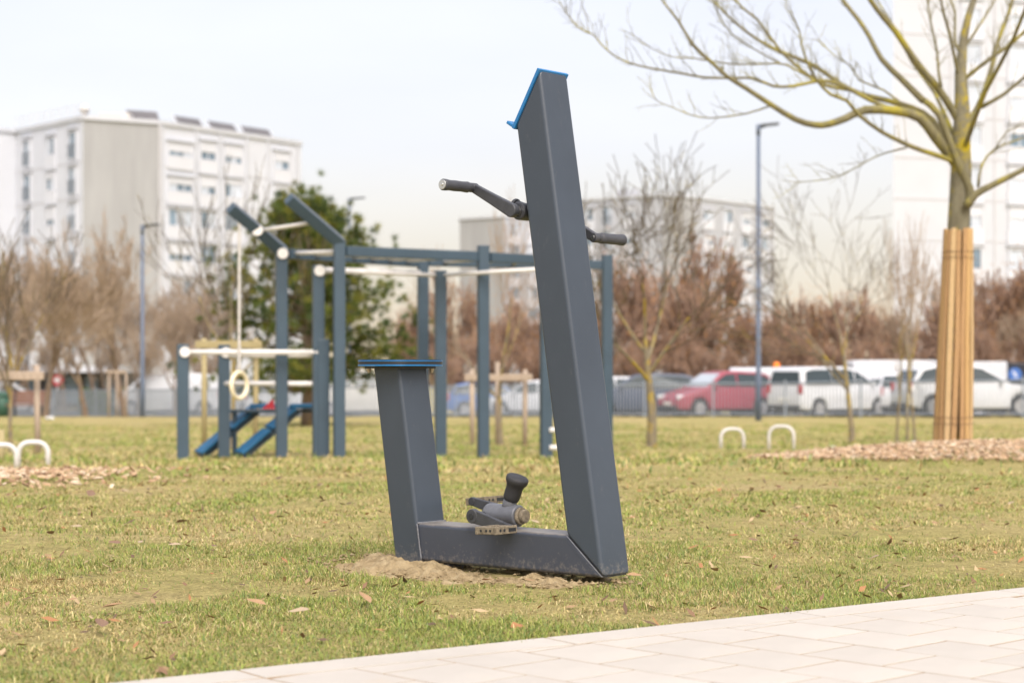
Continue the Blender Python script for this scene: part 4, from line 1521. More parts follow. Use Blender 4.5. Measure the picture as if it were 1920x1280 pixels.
def build_guard():
    top = W(1797, 431, BT_D); bot = W(1786, 834, BT_D)
    root = empty('tree_guard', (bot.x, BT_D, bot.z))
    tag(root, 'golden timber lath guard wired round the trunk of the lichen tree', 'tree guard')
    ax = (top - bot); H = ax.length
    n = 17
    for k in range(n):
        a = 2 * PI * k / n + .12 + rng.uniform(-.05, .05)
        rb, rt = .165, .118
        cb = Vector((math.cos(a) * rb, math.sin(a) * rb, -.04)); ct = ax + Vector((math.cos(a) * rt, math.sin(a) * rt, rng.uniform(-.012, .012)))
        t = Vector((-math.sin(a), math.cos(a), 0)); nn = Vector((math.cos(a), math.sin(a), 0))
        mb = MB()
        w0 = rng.uniform(.016, .025); th = .011
        tw = rng.uniform(-.012, .012)
        vs = []
        for (c, ww) in ((cb, w0), (cb.lerp(ct, .5) + t * tw + nn * rng.uniform(-.004, .006), w0), (ct, w0 * .86)):
            for i, j in ((-1, -1), (1, -1), (1, 1), (-1, 1)):
                vs.append(c + t * ww * i + nn * th * j)
        fs = [(3, 2, 1, 0), (8, 9, 10, 11)]
        for q in (0, 4): fs += [(q + i, q + (i + 1) % 4, q + 4 + (i + 1) % 4, q + 4 + i) for i in range(4)]
        mb.add(vs, fs)
        mb.build('lath', M[rng.choice(('lath', 'lath', 'lath2', 'lath3'))], root, False, .003, 1)
    for f in (.10, .13, .87, .895):
        c = ax * f; rr = .165 + (.118 - .165) * f + .016
        mb = MB()
        pts = [c + Vector((math.cos(a) * rr, math.sin(a) * rr, rng.uniform(-.006, .006))) for a in np.linspace(0, 2 * PI, 40)]
        mb.tube(pts, .0022, 5, False)
        mb.build('wire', M['wire'], root, True)


build_guard()


# ================================================================== SMALL STREET FURNITURE
def hoop(px, d, wpx, toppx, label):
    x = XX(px, d)
    root = None
    w_ = wpx / FPX * d
    z0 = gz(x, d); zt = W(px, toppx, d).z - z0
    mb = MB()
    pts = [(-w_ / 2, 0, -.05), (-w_ / 2, 0, zt - w_ * .38)]
    for k in range(1, 8):
        a = PI / 2 * k / 8
        pts.append((-w_ / 2 + w_ * .38 * (1 - math.cos(a)), 0, zt - w_ * .38 + w_ * .38 * math.sin(a)))
    pts.append((-w_ * .12, 0, zt))
    pts += [(-p[0], 0, p[2]) for p in pts[::-1]]
    mb.tube(pts, .022, 10)
    o = mb.build('metal_hoop', M['galv'], None, True)
    o.location = (x, d, z0); o.rotation_euler = (0, 0, rng.uniform(-.3, .3))
    tag(o, label, 'hoop')


hoop(1373, 24.0, 44, 804, 'low pale metal hoop on the lawn, left of the two by the mulch')
hoop(1465, 23.5, 46, 799, 'low pale metal hoop on the lawn, right of the two by the mulch')
hoop(62, 14.6, 54, 829, 'low pale metal hoop at the far left beside the timber stake')
hoop(3, 14.4, 54, 834, 'low pale metal hoop cut by the left picture edge')


def stakes(cx, d, posts, bar_y, label, mat, top=None):
    root = empty('tree_stakes', (XX(cx, d), d, gz(XX(cx, d), d)))
    tag(root, label, 'tree stakes')
    inv = -root.location
    xs = []
    for px, py, dd in posts:
        x = XX(px, d + dd)
        mb = MB(); mb.tube([(x, d + dd, gz(x, d + dd) - .1), (x + rng.uniform(-.02, .02), d + dd, W(px, py, d + dd).z)], .036, 9)
        mb.v = [tuple(Vector(p) + inv) for p in mb.v]
        mb.build('stake', mat, root, True)
        xs.append((x, d + dd))
    if bar_y:
        z = W(cx, bar_y, d).z
        xs.sort()
        mb = MB(); box_round(mb, Vector(((xs[0][0] + xs[-1][0]) / 2, d - .05, z)), abs(xs[-1][0] - xs[0][0]) + .22, .035, .10, Vector((1, 0, 0)), Vector((0, 1, 0)), Z)
        mb.v = [tuple(Vector(p) + inv) for p in mb.v]
        mb.build('crossbar', mat, root, False, .006, 1)


stakes(430, 24.5, [(383, 634, 0), (479, 634, .1)], 646, 'pair of timber stakes with crossbar behind the low bars', M['wood_green'])
stakes(935, 27, [(886, 692, 0), (933, 678, .5), (984, 692, .1)], 707, 'three timber stakes with crossbar behind the exercise frame', M['wood_grey'])
stakes(30, 21.5, [(-25, 690, 0), (71, 684, .1)], 704, 'timber stakes with crossbar round the sapling at the far left', M['wood_grey'])
stakes(2, 17.5, [(2, 805, 0)], None, 'short thick timber stake between the left metal hoops', M['wood_green'])
stakes(212, 60, [(204, 694, 0), (219, 694, .3), (236, 700, .4)], 697, 'cluster of thin timber stakes before the left fence', M['wood_grey'])


def lamp(px, d, top_y, label, arm=.45):
    x = XX(px, d); z0 = gz(x, d); h = W(px, top_y, d).z - z0
    root = empty('street_lamp', (x, d, z0))
    tag(root, label, 'street lamp')
    mb = MB(); mb.tube([(0, 0, -.2), (0, 0, 1.2), (0, 0, 1.25), (0, 0, h)], [.085, .085, .07, .05], 12)
    mb.build('pole', M['lamp_post'], root, True)
    mb = MB(); mb.cyl((0, 0, h - .25), (0, 0, h + .03), .06, 12)
    mb.cyl((0, 0, h - .06), (arm * .4, 0, h - .02), .03, 8)
    mb.build('bracket', M['lamp_post'], root, True)
    mb = MB()
    mb.prism([(.06, -.13, h - .03), (arm + .1, -.10, h + .02), (arm + .1, .10, h + .02), (.06, .13, h - .03)], (0, 0, .07))
    mb.build('lamp_head', M['lamp_head'], root, False, .012, 2)


lamp(267, 60, 424, 'dark blue street lamp before the grey gable of the left block')
lamp(1422, 50, 236, 'tall grey blue street lamp behind the red car')
lamp(655, 82, 373, 'distant street lamp whose head shows above the pine', .6)


def litter(px, py, d, s, mat, label):
    x = XX(px, d)
    r = random.Random(int(px))
    bm = bmesh.new()
    bmesh.ops.create_icosphere(bm, subdivisions=2, radius=s)
    for v in bm.verts:
        v.co = Vector((v.co.x * 1.3, v.co.y * .9, v.co.z * .6)) * (1 + r.gauss(0, .16))
    me = bpy.data.meshes.new('litter'); bm.to_mesh(me); bm.free()
    o = link('litter', me, mat)
    o.location = (x, d, gz(x, d) + s * .45)
    tag(o, label, 'litter')


litter(1649, 824, 24.5, .065, M['paper'], 'crumpled white bag lying beside the mulch')
litter(1638, 822, 24.7, .045, M['litter_blue'], 'crumpled blue wrapper touching the white bag beside the mulch')
litter(1711, 812, 27, .05, M['paper'], 'small white scrap under the thin saplings')
litter(1560, 824, 25, .04, M['paper'], 'small pale scrap left of the slim lichen tree')
litter(94, 789, 52, .09, M['paper'], 'pale scrap at the foot of the tree by the bench')


def leaf_litter():
    mb = MB()
    prof = [(-.5, 0), (-.32, .17), (-.05, .25), (.22, .17), (.5, 0), (.22, -.17), (-.05, -.25), (-.32, -.17)]
    vs = [(x, y, .28 * y * y * 4 + .10 * x * x) for x, y in prof] + [(-.5, 0, .02), (0, 0, -.02), (.5, 0, .03)]
    mb.add(vs, [(0, 1, 9), (1, 2, 9), (2, 3, 9), (3, 4, 9), (4, 5, 9), (5, 6, 9), (6, 7, 9), (7, 0, 9)])
    me = mb.mesh('leaf')
    mats = [simple('dead_leaf_tan', (.34, .21, .11), .8, .25, 30), simple('dead_leaf_brown', (.20, .12, .075), .8, .25, 30), simple('dead_leaf_pale', (.38, .29, .19), .8, .2, 30)]
    mes = []
    for m in mats:
        c = me.copy(); c.materials.append(m); mes.append(c)
    spots = [(685, 1140, .07, 0), (1640, 1060, .05, 2), (190, 1190, .07, 1), (480, 1148, .06, 0), (95, 1013, .06, 1), (215, 1031, .055, 1), (143, 1000, .05, 2), (235, 925, .06, 2), (170, 930, .1, 1), (340, 990, .06, 1),
             (1416, 1075, .05, 2), (1190, 1095, .05, 0), (1340, 1085, .05, 0), (1480, 1020, .05, 2), (80, 965, .07, 1), (1150, 1145, .05, 0), (1560, 960, .06, 2), (1430, 972, .06, 1), (210, 1155, .07, 0), (560, 1165, .06, 2)]
    for k in range(26):
        spots.append((rng.uniform(-40, 1960), rng.uniform(905, 1090), rng.uniform(.035, .06), rng.choice((0, 1, 2))))
    for px, py, s, mi in spots:
        d = FPX * CAM_H / (py - HORIZON)
        x = XX(px, d)
        if path_in(x, d) > -.02: continue
        o = link('fallen_leaf', mes[mi])
        o.location = (x, d, gz(x, d) + .028)
        o.scale = (s, s, s)
        o.rotation_euler = (rng.uniform(-.4, .4), rng.uniform(-.4, .4), rng.uniform(0, 6.28))
        tag(o, 'curled dead leaf lying in the short turf', 'leaf', 'dead leaves scattered on the lawn')


leaf_litter()


def debris():
    """crumbs of dry leaf, straw and twig caught in the turf"""
    n = 5200
    y = 3.6 + 9.0 * npr.random(n) ** .9
    x = (npr.random(n) * 2 - 1) * (.285 * y + 1.0)
    k = (path_in(x, y) < -.02) & (npr.random(n) < .25 + 1.1 * (vnoise(x, y, 1.9, 31) > .5) * vnoise(x, y, 3.0, 77))
    x = x[k]; y = y[k]; n = len(x)
    z = gz_np(x, y) + npr.uniform(.006, .02, n)
    az_ = npr.random(n) * PI; L = npr.uniform(.006, .028, n); w_ = npr.uniform(.002, .009, n)
    ti = npr.normal(0, .35, n)
    ax = np.stack([np.cos(az_) * np.cos(ti), np.sin(az_) * np.cos(ti), np.sin(ti)], -1) * L[:, None]
    ay = np.stack([-np.sin(az_), np.cos(az_), npr.normal(0, .4, n)], -1) * w_[:, None]
    c = np.stack([x, y, z], -1)
    vs = np.stack([c - ax, c + ay, c + ax, c - ay], 1).reshape(-1, 3)
    pal = np.array([[.20, .12, .07], [.30, .20, .11], [.13, .085, .055], [.42, .31, .18], [.34, .17, .08]])
    col = pal[npr.integers(0, 5, n)]
    c4 = np.ones((n, 4, 4)); c4[:, :, :3] = col[:, None, :]
    o = link('plant_litter', np_mesh('plant_litter', vs, np.arange(n * 4), 4, c4.reshape(-1, 4)), M['chips'])
    tag(o, 'brown crumbs of dry leaf and straw caught in the turf', 'litter', None, 'stuff')


debris()


# ================================================================== FENCE, SIGN, BENCH
def build_fence():
    p0 = Vector((-30.0, 84.2)); p1 = Vector((19.5, 52.2))
    root = empty('park_fence', (p0.x, p0.y, gz(p0.x, p0.y)))
    tag(root, 'low grey barred metal fence between the lawn and the car park', 'fence')
    n = 23
    h = 1.15
    pts = []
    for i in range(n + 1):
        q = p0.lerp(p1, i / n)
        pts.append(Vector((q.x, q.y, gz(q.x, q.y))))
    o0 = root.location
    for q in pts:
        mb = MB(); mb.box(q - o0 + Vector((0, 0, h / 2)), (.07, .07, h + .1))
        mb.build('post', M['fence'], root)
    for a, b in zip(pts[:-1], pts[1:]):
        a = a - o0; b = b - o0
        mb = MB()
        for zz in (.10, h - .05):
            mb.tube([a + Z * zz, b + Z * zz], .028, 4, True)
        mb.build('rail', M['fence'], root)
        mb = MB()
        m = 21
        for k in range(1, m):
            q = a.lerp(b, k / m)
            bw = .055 if (q + o0).x < 1.0 else .028
            mb.box(q + Z * (h / 2), (bw, .016, h - .1))
        o = mb.build('bars', M['fence'], root)
        o['kind'] = 'stuff'


build_fence()


def build_sign(px, py, d, label, bar=False):
    x = XX(px, d); z0 = gz(x, d); zc = W(px, py, d).z - z0
    root = empty('road_sign', (x, d, z0))
    tag(root, label, 'road sign')
    mb = MB(); mb.cyl((0, 0, -.1), (0, 0, zc + .3), .03, 10)
    mb.build('pole', M['galv'], root, True)
    mb = MB(); mb.cyl((0, -.04, zc), (0, -.06, zc), .27, 28)
    mb.build('sign_disc', M['sign_red'], root)
    mb = MB(); mb.cyl((0, -.061, zc), (0, -.068, zc), .135, 24)
    mb.build('sign_centre', M['sign_white'], root)


build_sign(108, 712, 86, 'round red and white road sign beyond the left fence')
build_sign(328, 716, 96, 'round red topped road sign beyond the white van')


def build_bench():
    d = 66.0
    x = XX(52, d); z0 = gz(x, d)
    root = empty('park_bench', (x, d, z0), R(-12))
    tag(root, 'brown slatted park bench with dark legs by the left fence', 'bench')
    for k in range(4):
        mb = MB(); mb.box((0, -.22 + k * .115, .45), (1.5, .10, .04)); mb.build('slat', M['bench_wood'], root, False, .006, 1)
    for k in range(4):
        mb = MB(); mb.box((0, .24 + k * .028, .56 + k * .115), (1.5, .04, .10)); mb.build('slat', M['bench_wood'], root, False, .006, 1)
    for sx in (-.62, .62):
        mb = MB(); mb.prism([(sx - .03, -.25, -.05), (sx - .03, -.18, -.05), (sx - .03, -.16, .40), (sx - .03, .18, .40), (sx - .03, .24, -.05), (sx - .03, .32, -.05), (sx - .03, .25, .50), (sx - .03, .36, .95), (sx - .03, .31, .97), (sx - .03, .17, .43), (sx - .03, -.24, .43)], (.06, 0, 0))
        mb.build('leg', M['trim'], root)


build_bench()


def build_bin():
    d = 74.0
    x = XX(4, d)
    root = empty('litter_bin', (x, d, gz(x, d)))
    tag(root, 'dark green bin at the left picture edge beside the bench', 'bin')
    mb = MB(); mb.tube([(0, 0, 0), (0, 0, .85)], [.27, .33], 14); mb.build('body', M['bin'], root, True)
    mb = MB(); mb.tube([(0, 0, .85), (0, 0, .9), (0, 0, 1.02)], [.36, .36, .15], 14); mb.build('lid', M['bin'], root, True)


build_bin()


def build_hedge():
    x0, x1, d = XX(150, 88), XX(290, 88), 88
    n = 5200
    q = np.random.default_rng(3)
    c = np.stack([q.uniform(x0, x1, n), q.uniform(d - .4, d + .4, n), q.uniform(0, 1.15, n)], -1)
    c[:, 2] += gz_np(c[:, 0], c[:, 1]) + .12 * np.sin(c[:, 0] * 3)
    a = q.normal(size=(n, 3)); a /= np.linalg.norm(a, axis=1)[:, None]
    b = np.cross(a, q.normal(size=(n, 3))); b /= np.linalg.norm(b, axis=1)[:, None]
    s = q.uniform(.06, .12, (n, 1))
    vs = np.stack([c - a * s, c + b * s * .6, c + a * s, c - b * s * .6], 1).reshape(-1, 3)
    pal = np.array([[.10, .16, .03], [.15, .20, .035], [.07, .12, .03]])
    col = pal[q.integers(0, 3, n)]
    c4 = np.ones((n, 4, 4)); c4[:, :, :3] = col[:, None, :]
    o = link('clipped_hedge', np_mesh('clipped_hedge', vs, np.arange(n * 4), 4, c4.reshape(-1, 4)), M['leaf'])
    tag(o, 'low yellow green clipped hedge behind the left fence', 'hedge')


build_hedge()

# car park tarmac
mb = MB()
xs_ = np.linspace(-36, 34, 29)
rows = []
for f in (0, .12, .3, .6, 1.0):
    for x in xs_:
        yf = 65.2 - .647 * x + 2.0 + f * 26
        rows.append((x, yf, gz(x, yf) + .012))
nx_ = len(xs_)
mb.add(rows, [(j * nx_ + i, j * nx_ + i + 1, (j + 1) * nx_ + i + 1, (j + 1) * nx_ + i) for j in range(4) for i in range(nx_ - 1)])
cp = mb.build('car_park', M['asphalt'])
tag(cp, 'grey tarmac car park behind the fence', None, None, 'structure')


# ================================================================== CARS
def make_car(name, paint, label, px0, d, heading, L=4.1, Wd=1.74, H=1.5, kind='hatch', cat='car', glass=None, split=None):
    """px0: photo column of the car's middle; heading 0 = nose to the right"""
    x = XX(px0, d)
    root = empty(name, (x, d, gz(x, d) + .012), heading)
    tag(root, label, cat)
    h2 = L / 2
    belt = H * .62
    wr = .31 * (1.08 if kind in ('suv', 'van') else 1.0)
    fa, ra = h2 - .80, -h2 + .78
    if kind == 'hatch':
        top = [(h2 - .02, .28), (h2, .50), (h2 - .10, .70), (h2 - .35, .79), (h2 - 1.05, belt), (h2 - 1.80, H - .06), (h2 - 2.3, H), (-h2 + .75, H - .05), (-h2 + .42, H - .14), (-h2 + .12, belt), (-h2, .62), (-h2 + .04, .30)]
        nb = (4, 9)
    elif kind == 'mpv':
        top = [(h2 - .02, .28), (h2, .52), (h2 - .08, .78), (h2 - .35, .92), (h2 - .85, belt), (h2 - 1.70, H - .08), (h2 - 2.2, H), (-h2 + .5, H - .01), (-h2 + .16, H - .10), (-h2 + .06, belt), (-h2, .62), (-h2 + .04, .30)]
        nb = (4, 9)
    elif kind == 'suv':
        top = [(h2 - .02, .34), (h2, .58), (h2 - .06, .84), (h2 - .35, .95), (h2 - 1.15, belt), (h2 - 1.95, H - .08), (h2 - 2.5, H), (-h2 + .8, H - .04), (-h2 + .38, H - .16), (-h2 + .10, belt), (-h2, .68), (-h2 + .04, .36)]
        nb = (4, 9)
    else:
        top = [(h2 - .02, .32), (h2, .60), (h2 - .05, .95), (h2 - .28, 1.08), (h2 - .62, belt), (h2 - 1.25, H - .12), (h2 - 1.7, H), (-h2 + .3, H), (-h2 + .05, H - .1), (-h2 + .02, belt), (-h2, .6), (-h2 + .03, .34)]
        nb = (4, 9)

    def arch(cx):
        r = wr + .055
        zc = wr
        pts = []
        a0 = math.asin((.26 - zc) / r) if abs((.26 - zc) / r) < 1 else 0
        for k in range(9):
            a = PI - a0 - (PI - 2 * a0) * k / 8
            pts.append((cx + r * math.cos(a), zc + r * math.sin(a)))
        return pts
    outline = top + arch(ra) + arch(fa)
    n = len(outline)
    kk = .34 if kind != 'van' else .10

    def hw(px_, z):
        w_ = Wd / 2 - (max(0, z - belt)) * kk
        e = max(0, abs(px_) - (h2 - .45)) / .45
        return w_ - .16 * e * e
    mb = MB()
    vsL = [Vector((a, hw(a, b), b)) for a, b in outline]
    vsR = [Vector((a, -hw(a, b), b)) for a, b in outline]
    fs = []
    for i in range(n):
        j = (i + 1) % n
        fs.append((i, j, n + j, n + i))
    lower = list(range(0, nb[0] + 1)) + list(range(nb[1], n))
    upper = list(range(nb[0], nb[1] + 1))
    fs += [tuple(lower[::-1]), tuple(upper[::-1]), tuple(n + i for i in lower), tuple(n + i for i in upper)]
    mb.add(vsL + vsR, fs)
    me = mb.mesh('body')
    bm = bmesh.new(); bm.from_mesh(me)
    bmesh.ops.triangulate(bm, faces=[f for f in bm.faces if len(f.verts) > 4])
    bm.to_mesh(me); bm.free()
    body = link('body', me, paint, root)
    bv = body.modifiers.new('bevel', 'BEVEL'); bv.width = .045; bv.segments = 3; bv.limit_method = 'ANGLE'; bv.angle_limit = R(28)
    me.polygons.foreach_set('use_smooth', [True] * len(me.polygons))
    # side windows
    up = [outline[i] for i in upper]
    cx = sum(p[0] for p in up) / len(up); cz = belt + (H - belt) * .48
    sh = [(cx + (p[0] - cx) * .90, cz + (p[1] - cz) * .74) for p in up]
    cuts = split if split is not None else [(-.25, 9), (-9, -.33)]
    for s in (1, -1):
        for lo, hi in cuts:
            q = clip_poly(sh, (lo, 0), (1, 0)); q = clip_poly(q, (hi, 0), (-1, 0)) if len(q) > 2 else q
            if len(q) < 3: continue
            mb = MB()
            pl = [Vector((a, s * (hw(a, b) + .006), b)) for a, b in q]
            mb.prism(pl, (0, -s * .02, 0))
            mb.build('side_window', glass or M['glass'], root)
    # windscreen and rear window
    for (i, j, nm) in ((nb[0], nb[0] + 1, 'windscreen'), (nb[1] - 1, nb[1], 'rear_window')):
        if kind == 'van' and nm == 'rear_window': continue
        a = Vector((outline[i][0], 0, outline[i][1])); b = Vector((outline[j][0], 0, outline[j][1]))
        dv = (b - a); nn = Vector((-dv.z, 0, dv.x)).normalized()
        if (nn.x > 0) != (a.x > 0): nn = -nn
        a2 = a.lerp(b, .10); b2 = a.lerp(b, .92)
        wa = hw(a2.x, a2.z) - .10; wb = hw(b2.x, b2.z) - .10
        mb = MB()
        mb.prism([a2 + Vector((0, wa, 0)) + nn * .012, a2 - Vector((0, wa, 0)) + nn * .012, b2 - Vector((0, wb, 0)) + nn * .012, b2 + Vector((0, wb, 0)) + nn * .012], -nn * .03)
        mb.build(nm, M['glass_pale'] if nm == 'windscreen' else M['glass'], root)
    # wheels
    for ax_ in (fa, ra):
        for s in (1, -1):
            wh = empty('wheel', (ax_, s * (Wd / 2 - .11), wr)); wh.parent = root
            mb = MB(); mb.tube([(0, -.10, 0), (0, -.085, 0), (0, .085, 0), (0, .10, 0)], [wr - .03, wr, wr, wr - .03], 24)
            mb.build('tyre', M['tyre'], wh)
            mb = MB(); mb.cyl((0, s * .088, 0), (0, s * .104, 0), wr * .66, 20)
            mb.cyl((0, s * .100, 0), (0, s * .112, 0), .05, 10)
            for k in range(5):
                t = 2 * PI * k / 5
                mb.box((math.cos(t) * wr * .36, s * .106, math.sin(t) * wr * .36), (wr * .55, .012, .05), Matrix.Rotation(-t, 3, 'Y'))
            mb.build('rim', M['rim'], wh)
    # lamps, plates, bumpers, mirrors
    for s in (1, -1):
        z = outline[2][1] - .02
        mb = MB(); mb.box((h2 - .17, s * (Wd / 2 - .27), z), (.26, .30, .15), Matrix.Rotation(-s * .35, 3, 'Z')); mb.build('headlight', M['head_l'], root, False, .04, 3)
        mb = MB(); mb.box((-h2 + .08, s * (Wd / 2 - .20), belt - .10 if kind != 'van' else 1.0), (.14, .17, .30)); mb.build('tail_light', M['tail_l'], root, False, .03, 3)
        mb = MB(); mb.box((outline[nb[0]][0] - .35, s * (Wd / 2 + .07), belt + .06), (.10, .17, .13)); mb.build('mirror', paint, root, False, .03, 2)
    mb = MB(); mb.box((h2 + .005, 0, .47), (.02, .5, .11)); mb.build('number_plate', M['plate'], root)
    mb = MB(); mb.box((-h2 - .003, 0, .62), (.02, .5, .11)); mb.build('number_plate', M['plate'], root)
    mb = MB(); mb.box((h2 - .05, 0, .33), (.12, Wd * .72, .12)); mb.build('grille', M['trim'], root, False, .02, 2)
    mb = MB(); mb.box((-h2 + .06, 0, .36), (.12, Wd * .80, .13)); mb.build('rear_bumper', M['trim'], root, False, .02, 2)
    mb = MB(); mb.box((0, 0, .22), (L * .86, Wd * .82, .10)); mb.build('underbody', M['trim'], root)
    return root


make_car('parked_car', M['c_dark'], 'dark blue hatchback parked left of the red car', 1208, 65.8, R(180 - 6), 4.3, 1.78, 1.58)
make_car('parked_car', M['c_red'], 'red hatchback with its nose to the left behind the fence', 1346, 64.5, R(180 + 26), 4.1, 1.74, 1.58)
mpv = make_car('parked_car', M['c_white'], 'silvery white people carrier seen from its rear corner', 1556, 62.0, R(38), 4.5, 1.82, 1.68, 'mpv', 'car', None, [(.35, 9), (-.75, .28), (-9, -.82)])
make_car('parked_car', M['c_white'], 'white sport utility car half hidden by the tree guard', 1812, 58.0, R(10), 4.45, 1.84, 1.64, 'suv')
make_car('parked_van', M['c_white'], 'white van with an orange beacon behind the red car', 1447, 69.0, R(60), 4.6, 1.85, 1.85, 'van', 'van', None, [(1.0, 9)])
make_car('parked_car', M['c_white'], 'white car roof showing behind the dark hatchback', 1128, 75.0, R(200), 4.3, 1.8, 1.66, 'mpv')
make_car('parked_car', M['c_white'], 'white car standing left of the guard, behind the saplings', 1708, 64.0, R(70), 4.3, 1.8, 1.62, 'suv')
make_car('parked_car', M['c_silver'], 'pale silver car behind the people carrier', 1655, 68.5, R(15), 4.3, 1.76, 1.5)
make_car('parked_van', M['c_white'], 'large white van behind the silver car', 1705, 78.0, R(5), 5.4, 2.0, 2.4, 'van', 'van', None, [(1.3, 9)])
make_car('parked_van', M['c_white'], 'white van with a rounded roof behind the left fence', 318, 86.0, R(183), 4.9, 1.95, 1.95, 'van', 'van', None, [(1.1, 9)])
make_car('parked_car', M['c_white'], 'white car glimpsed through the sit up bench', 548, 84.0, R(5), 4.2, 1.75, 1.6, 'mpv')
make_car('parked_van', M['c_beige'], 'cream van with side windows left of the seat post', 684, 77.0, R(8), 4.6, 1.85, 1.95, 'mpv', 'van', None, [(.9, 9), (-.5, .8), (-9, -.58)])
make_car('parked_car', M['c_blue'], 'blue car roof behind the timber stakes', 925, 80.0, R(4), 4.1, 1.72, 1.5)
make_car('parked_car', M['c_white'], 'white car roof right of the blue one, behind the stakes', 1000, 76.0, R(170), 4.1, 1.72, 1.5)
make_car('parked_car', M['c_silver'], 'pale car nosing in between the left vans', 420, 90.0, R(175), 4.2, 1.75, 1.5)
make_car('parked_car', M['c_white'], 'white car beside the green bin at the left edge', 12, 86.0, R(10), 4.3, 1.76, 1.55)

# orange beacon on the van
bx_ = XX(1456, 69.0)
mb = MB(); mb.tube([(0, 0, 0), (0, 0, .04), (0, 0, .17), (0, 0, .21)], [.12, .12, .11, .06], 14)
bo = mb.build('warning_beacon', M['orange'], None, True)
bo.location = (bx_, 69.0, gz(bx_, 69.0) + 1.86)
tag(bo, 'orange beacon on the roof of the white van', 'beacon')


def build_truck():
    d = 74.0
    x = XX(1885, d); z0 = gz(x, d) + .012
    root = empty('box_truck', (x, d, z0), R(-3))
    tag(root, 'black van with a white box and a small blue emblem at the right edge', 'truck')
    mb = MB(); mb.box((-.95, 0, 1.35), (1.65, 1.9, 1.75)); mb.build('box', M['c_white'], root, False, .03, 2)
    mb = MB(); mb.prism([(-.08, -.92, .4), (2.7, -.92, .4), (2.75, -.92, 1.1), (1.9, -.92, 1.35), (1.3, -.92, 2.12), (-.08, -.92, 2.2)], (0, 1.84, 0)); mb.build('cab', M['c_black'], root, False, .05, 2)
    mb = MB(); mb.cyl((.18, -.924, 1.72), (.18, -.934, 1.72), .27, 20); e_ = mb.build('emblem', M['c_blue'], root)
    mb = MB(); mb.box((.16, -.937, 1.78), (.20, .004, .05), Matrix.Rotation(.7, 3, 'Y')); mb.box((.2, -.937, 1.66), (.20, .004, .05), Matrix.Rotation(.7, 3, 'Y')); mb.build('emblem_mark', M['sign_white'], root)
    mb = MB(); mb.box((0, 0, .42), (3.4, 1.5, .16)); mb.build('chassis', M['trim'], root)
    for ax_ in (-1.2, 1.8):
        for s in (1, -1):
            wh = empty('wheel', (ax_, s * .82, .34)); wh.parent = root
            mb = MB(); mb.cyl((0, -.11, 0), (0, .11, 0), .34, 22); mb.build('tyre', M['tyre'], wh)
            mb = MB(); mb.cyl((0, s * .10, 0), (0, s * .118, 0), .2, 16); mb.build('rim', M['rim'], wh)


build_truck()


# ================================================================== BUILDINGS
def prism_building(root, pts, z0, z1, mats):
    """closed footprint walls + roof, one mesh; mats = list of one material per edge"""
    mb = MB()
    n = len(pts)
    uniq = []
    for m in mats:
        if m not in uniq: uniq.append(m)
    vs = [(p[0], p[1], z0) for p in pts] + [(p[0], p[1], z1) for p in pts]
    for i in range(n):
        j = (i + 1) % n
        mb.add([vs[i], vs[j], vs[n + j], vs[n + i]], [(0, 1, 2, 3)], uniq.index(mats[i]))
    mb.add(vs[n:], [tuple(range(n))], len(uniq))
    mb.build('wall', uniq + [M['roofing']], root)
    # parapet coping
    mb = MB()
    for i in range(n):
        j = (i + 1) % n
        a = Vector((pts[i][0], pts[i][1], z1)); b = Vector((pts[j][0], pts[j][1], z1))
        dv = (b - a).normalized(); nv = Vector((dv.y, -dv.x, 0))
        box_round(mb, (a + b) / 2 + Z * .16, (b - a).length + .02, .34, .34, dv, nv, Z)
    mb.build('parapet', M['cream_wall'], root)


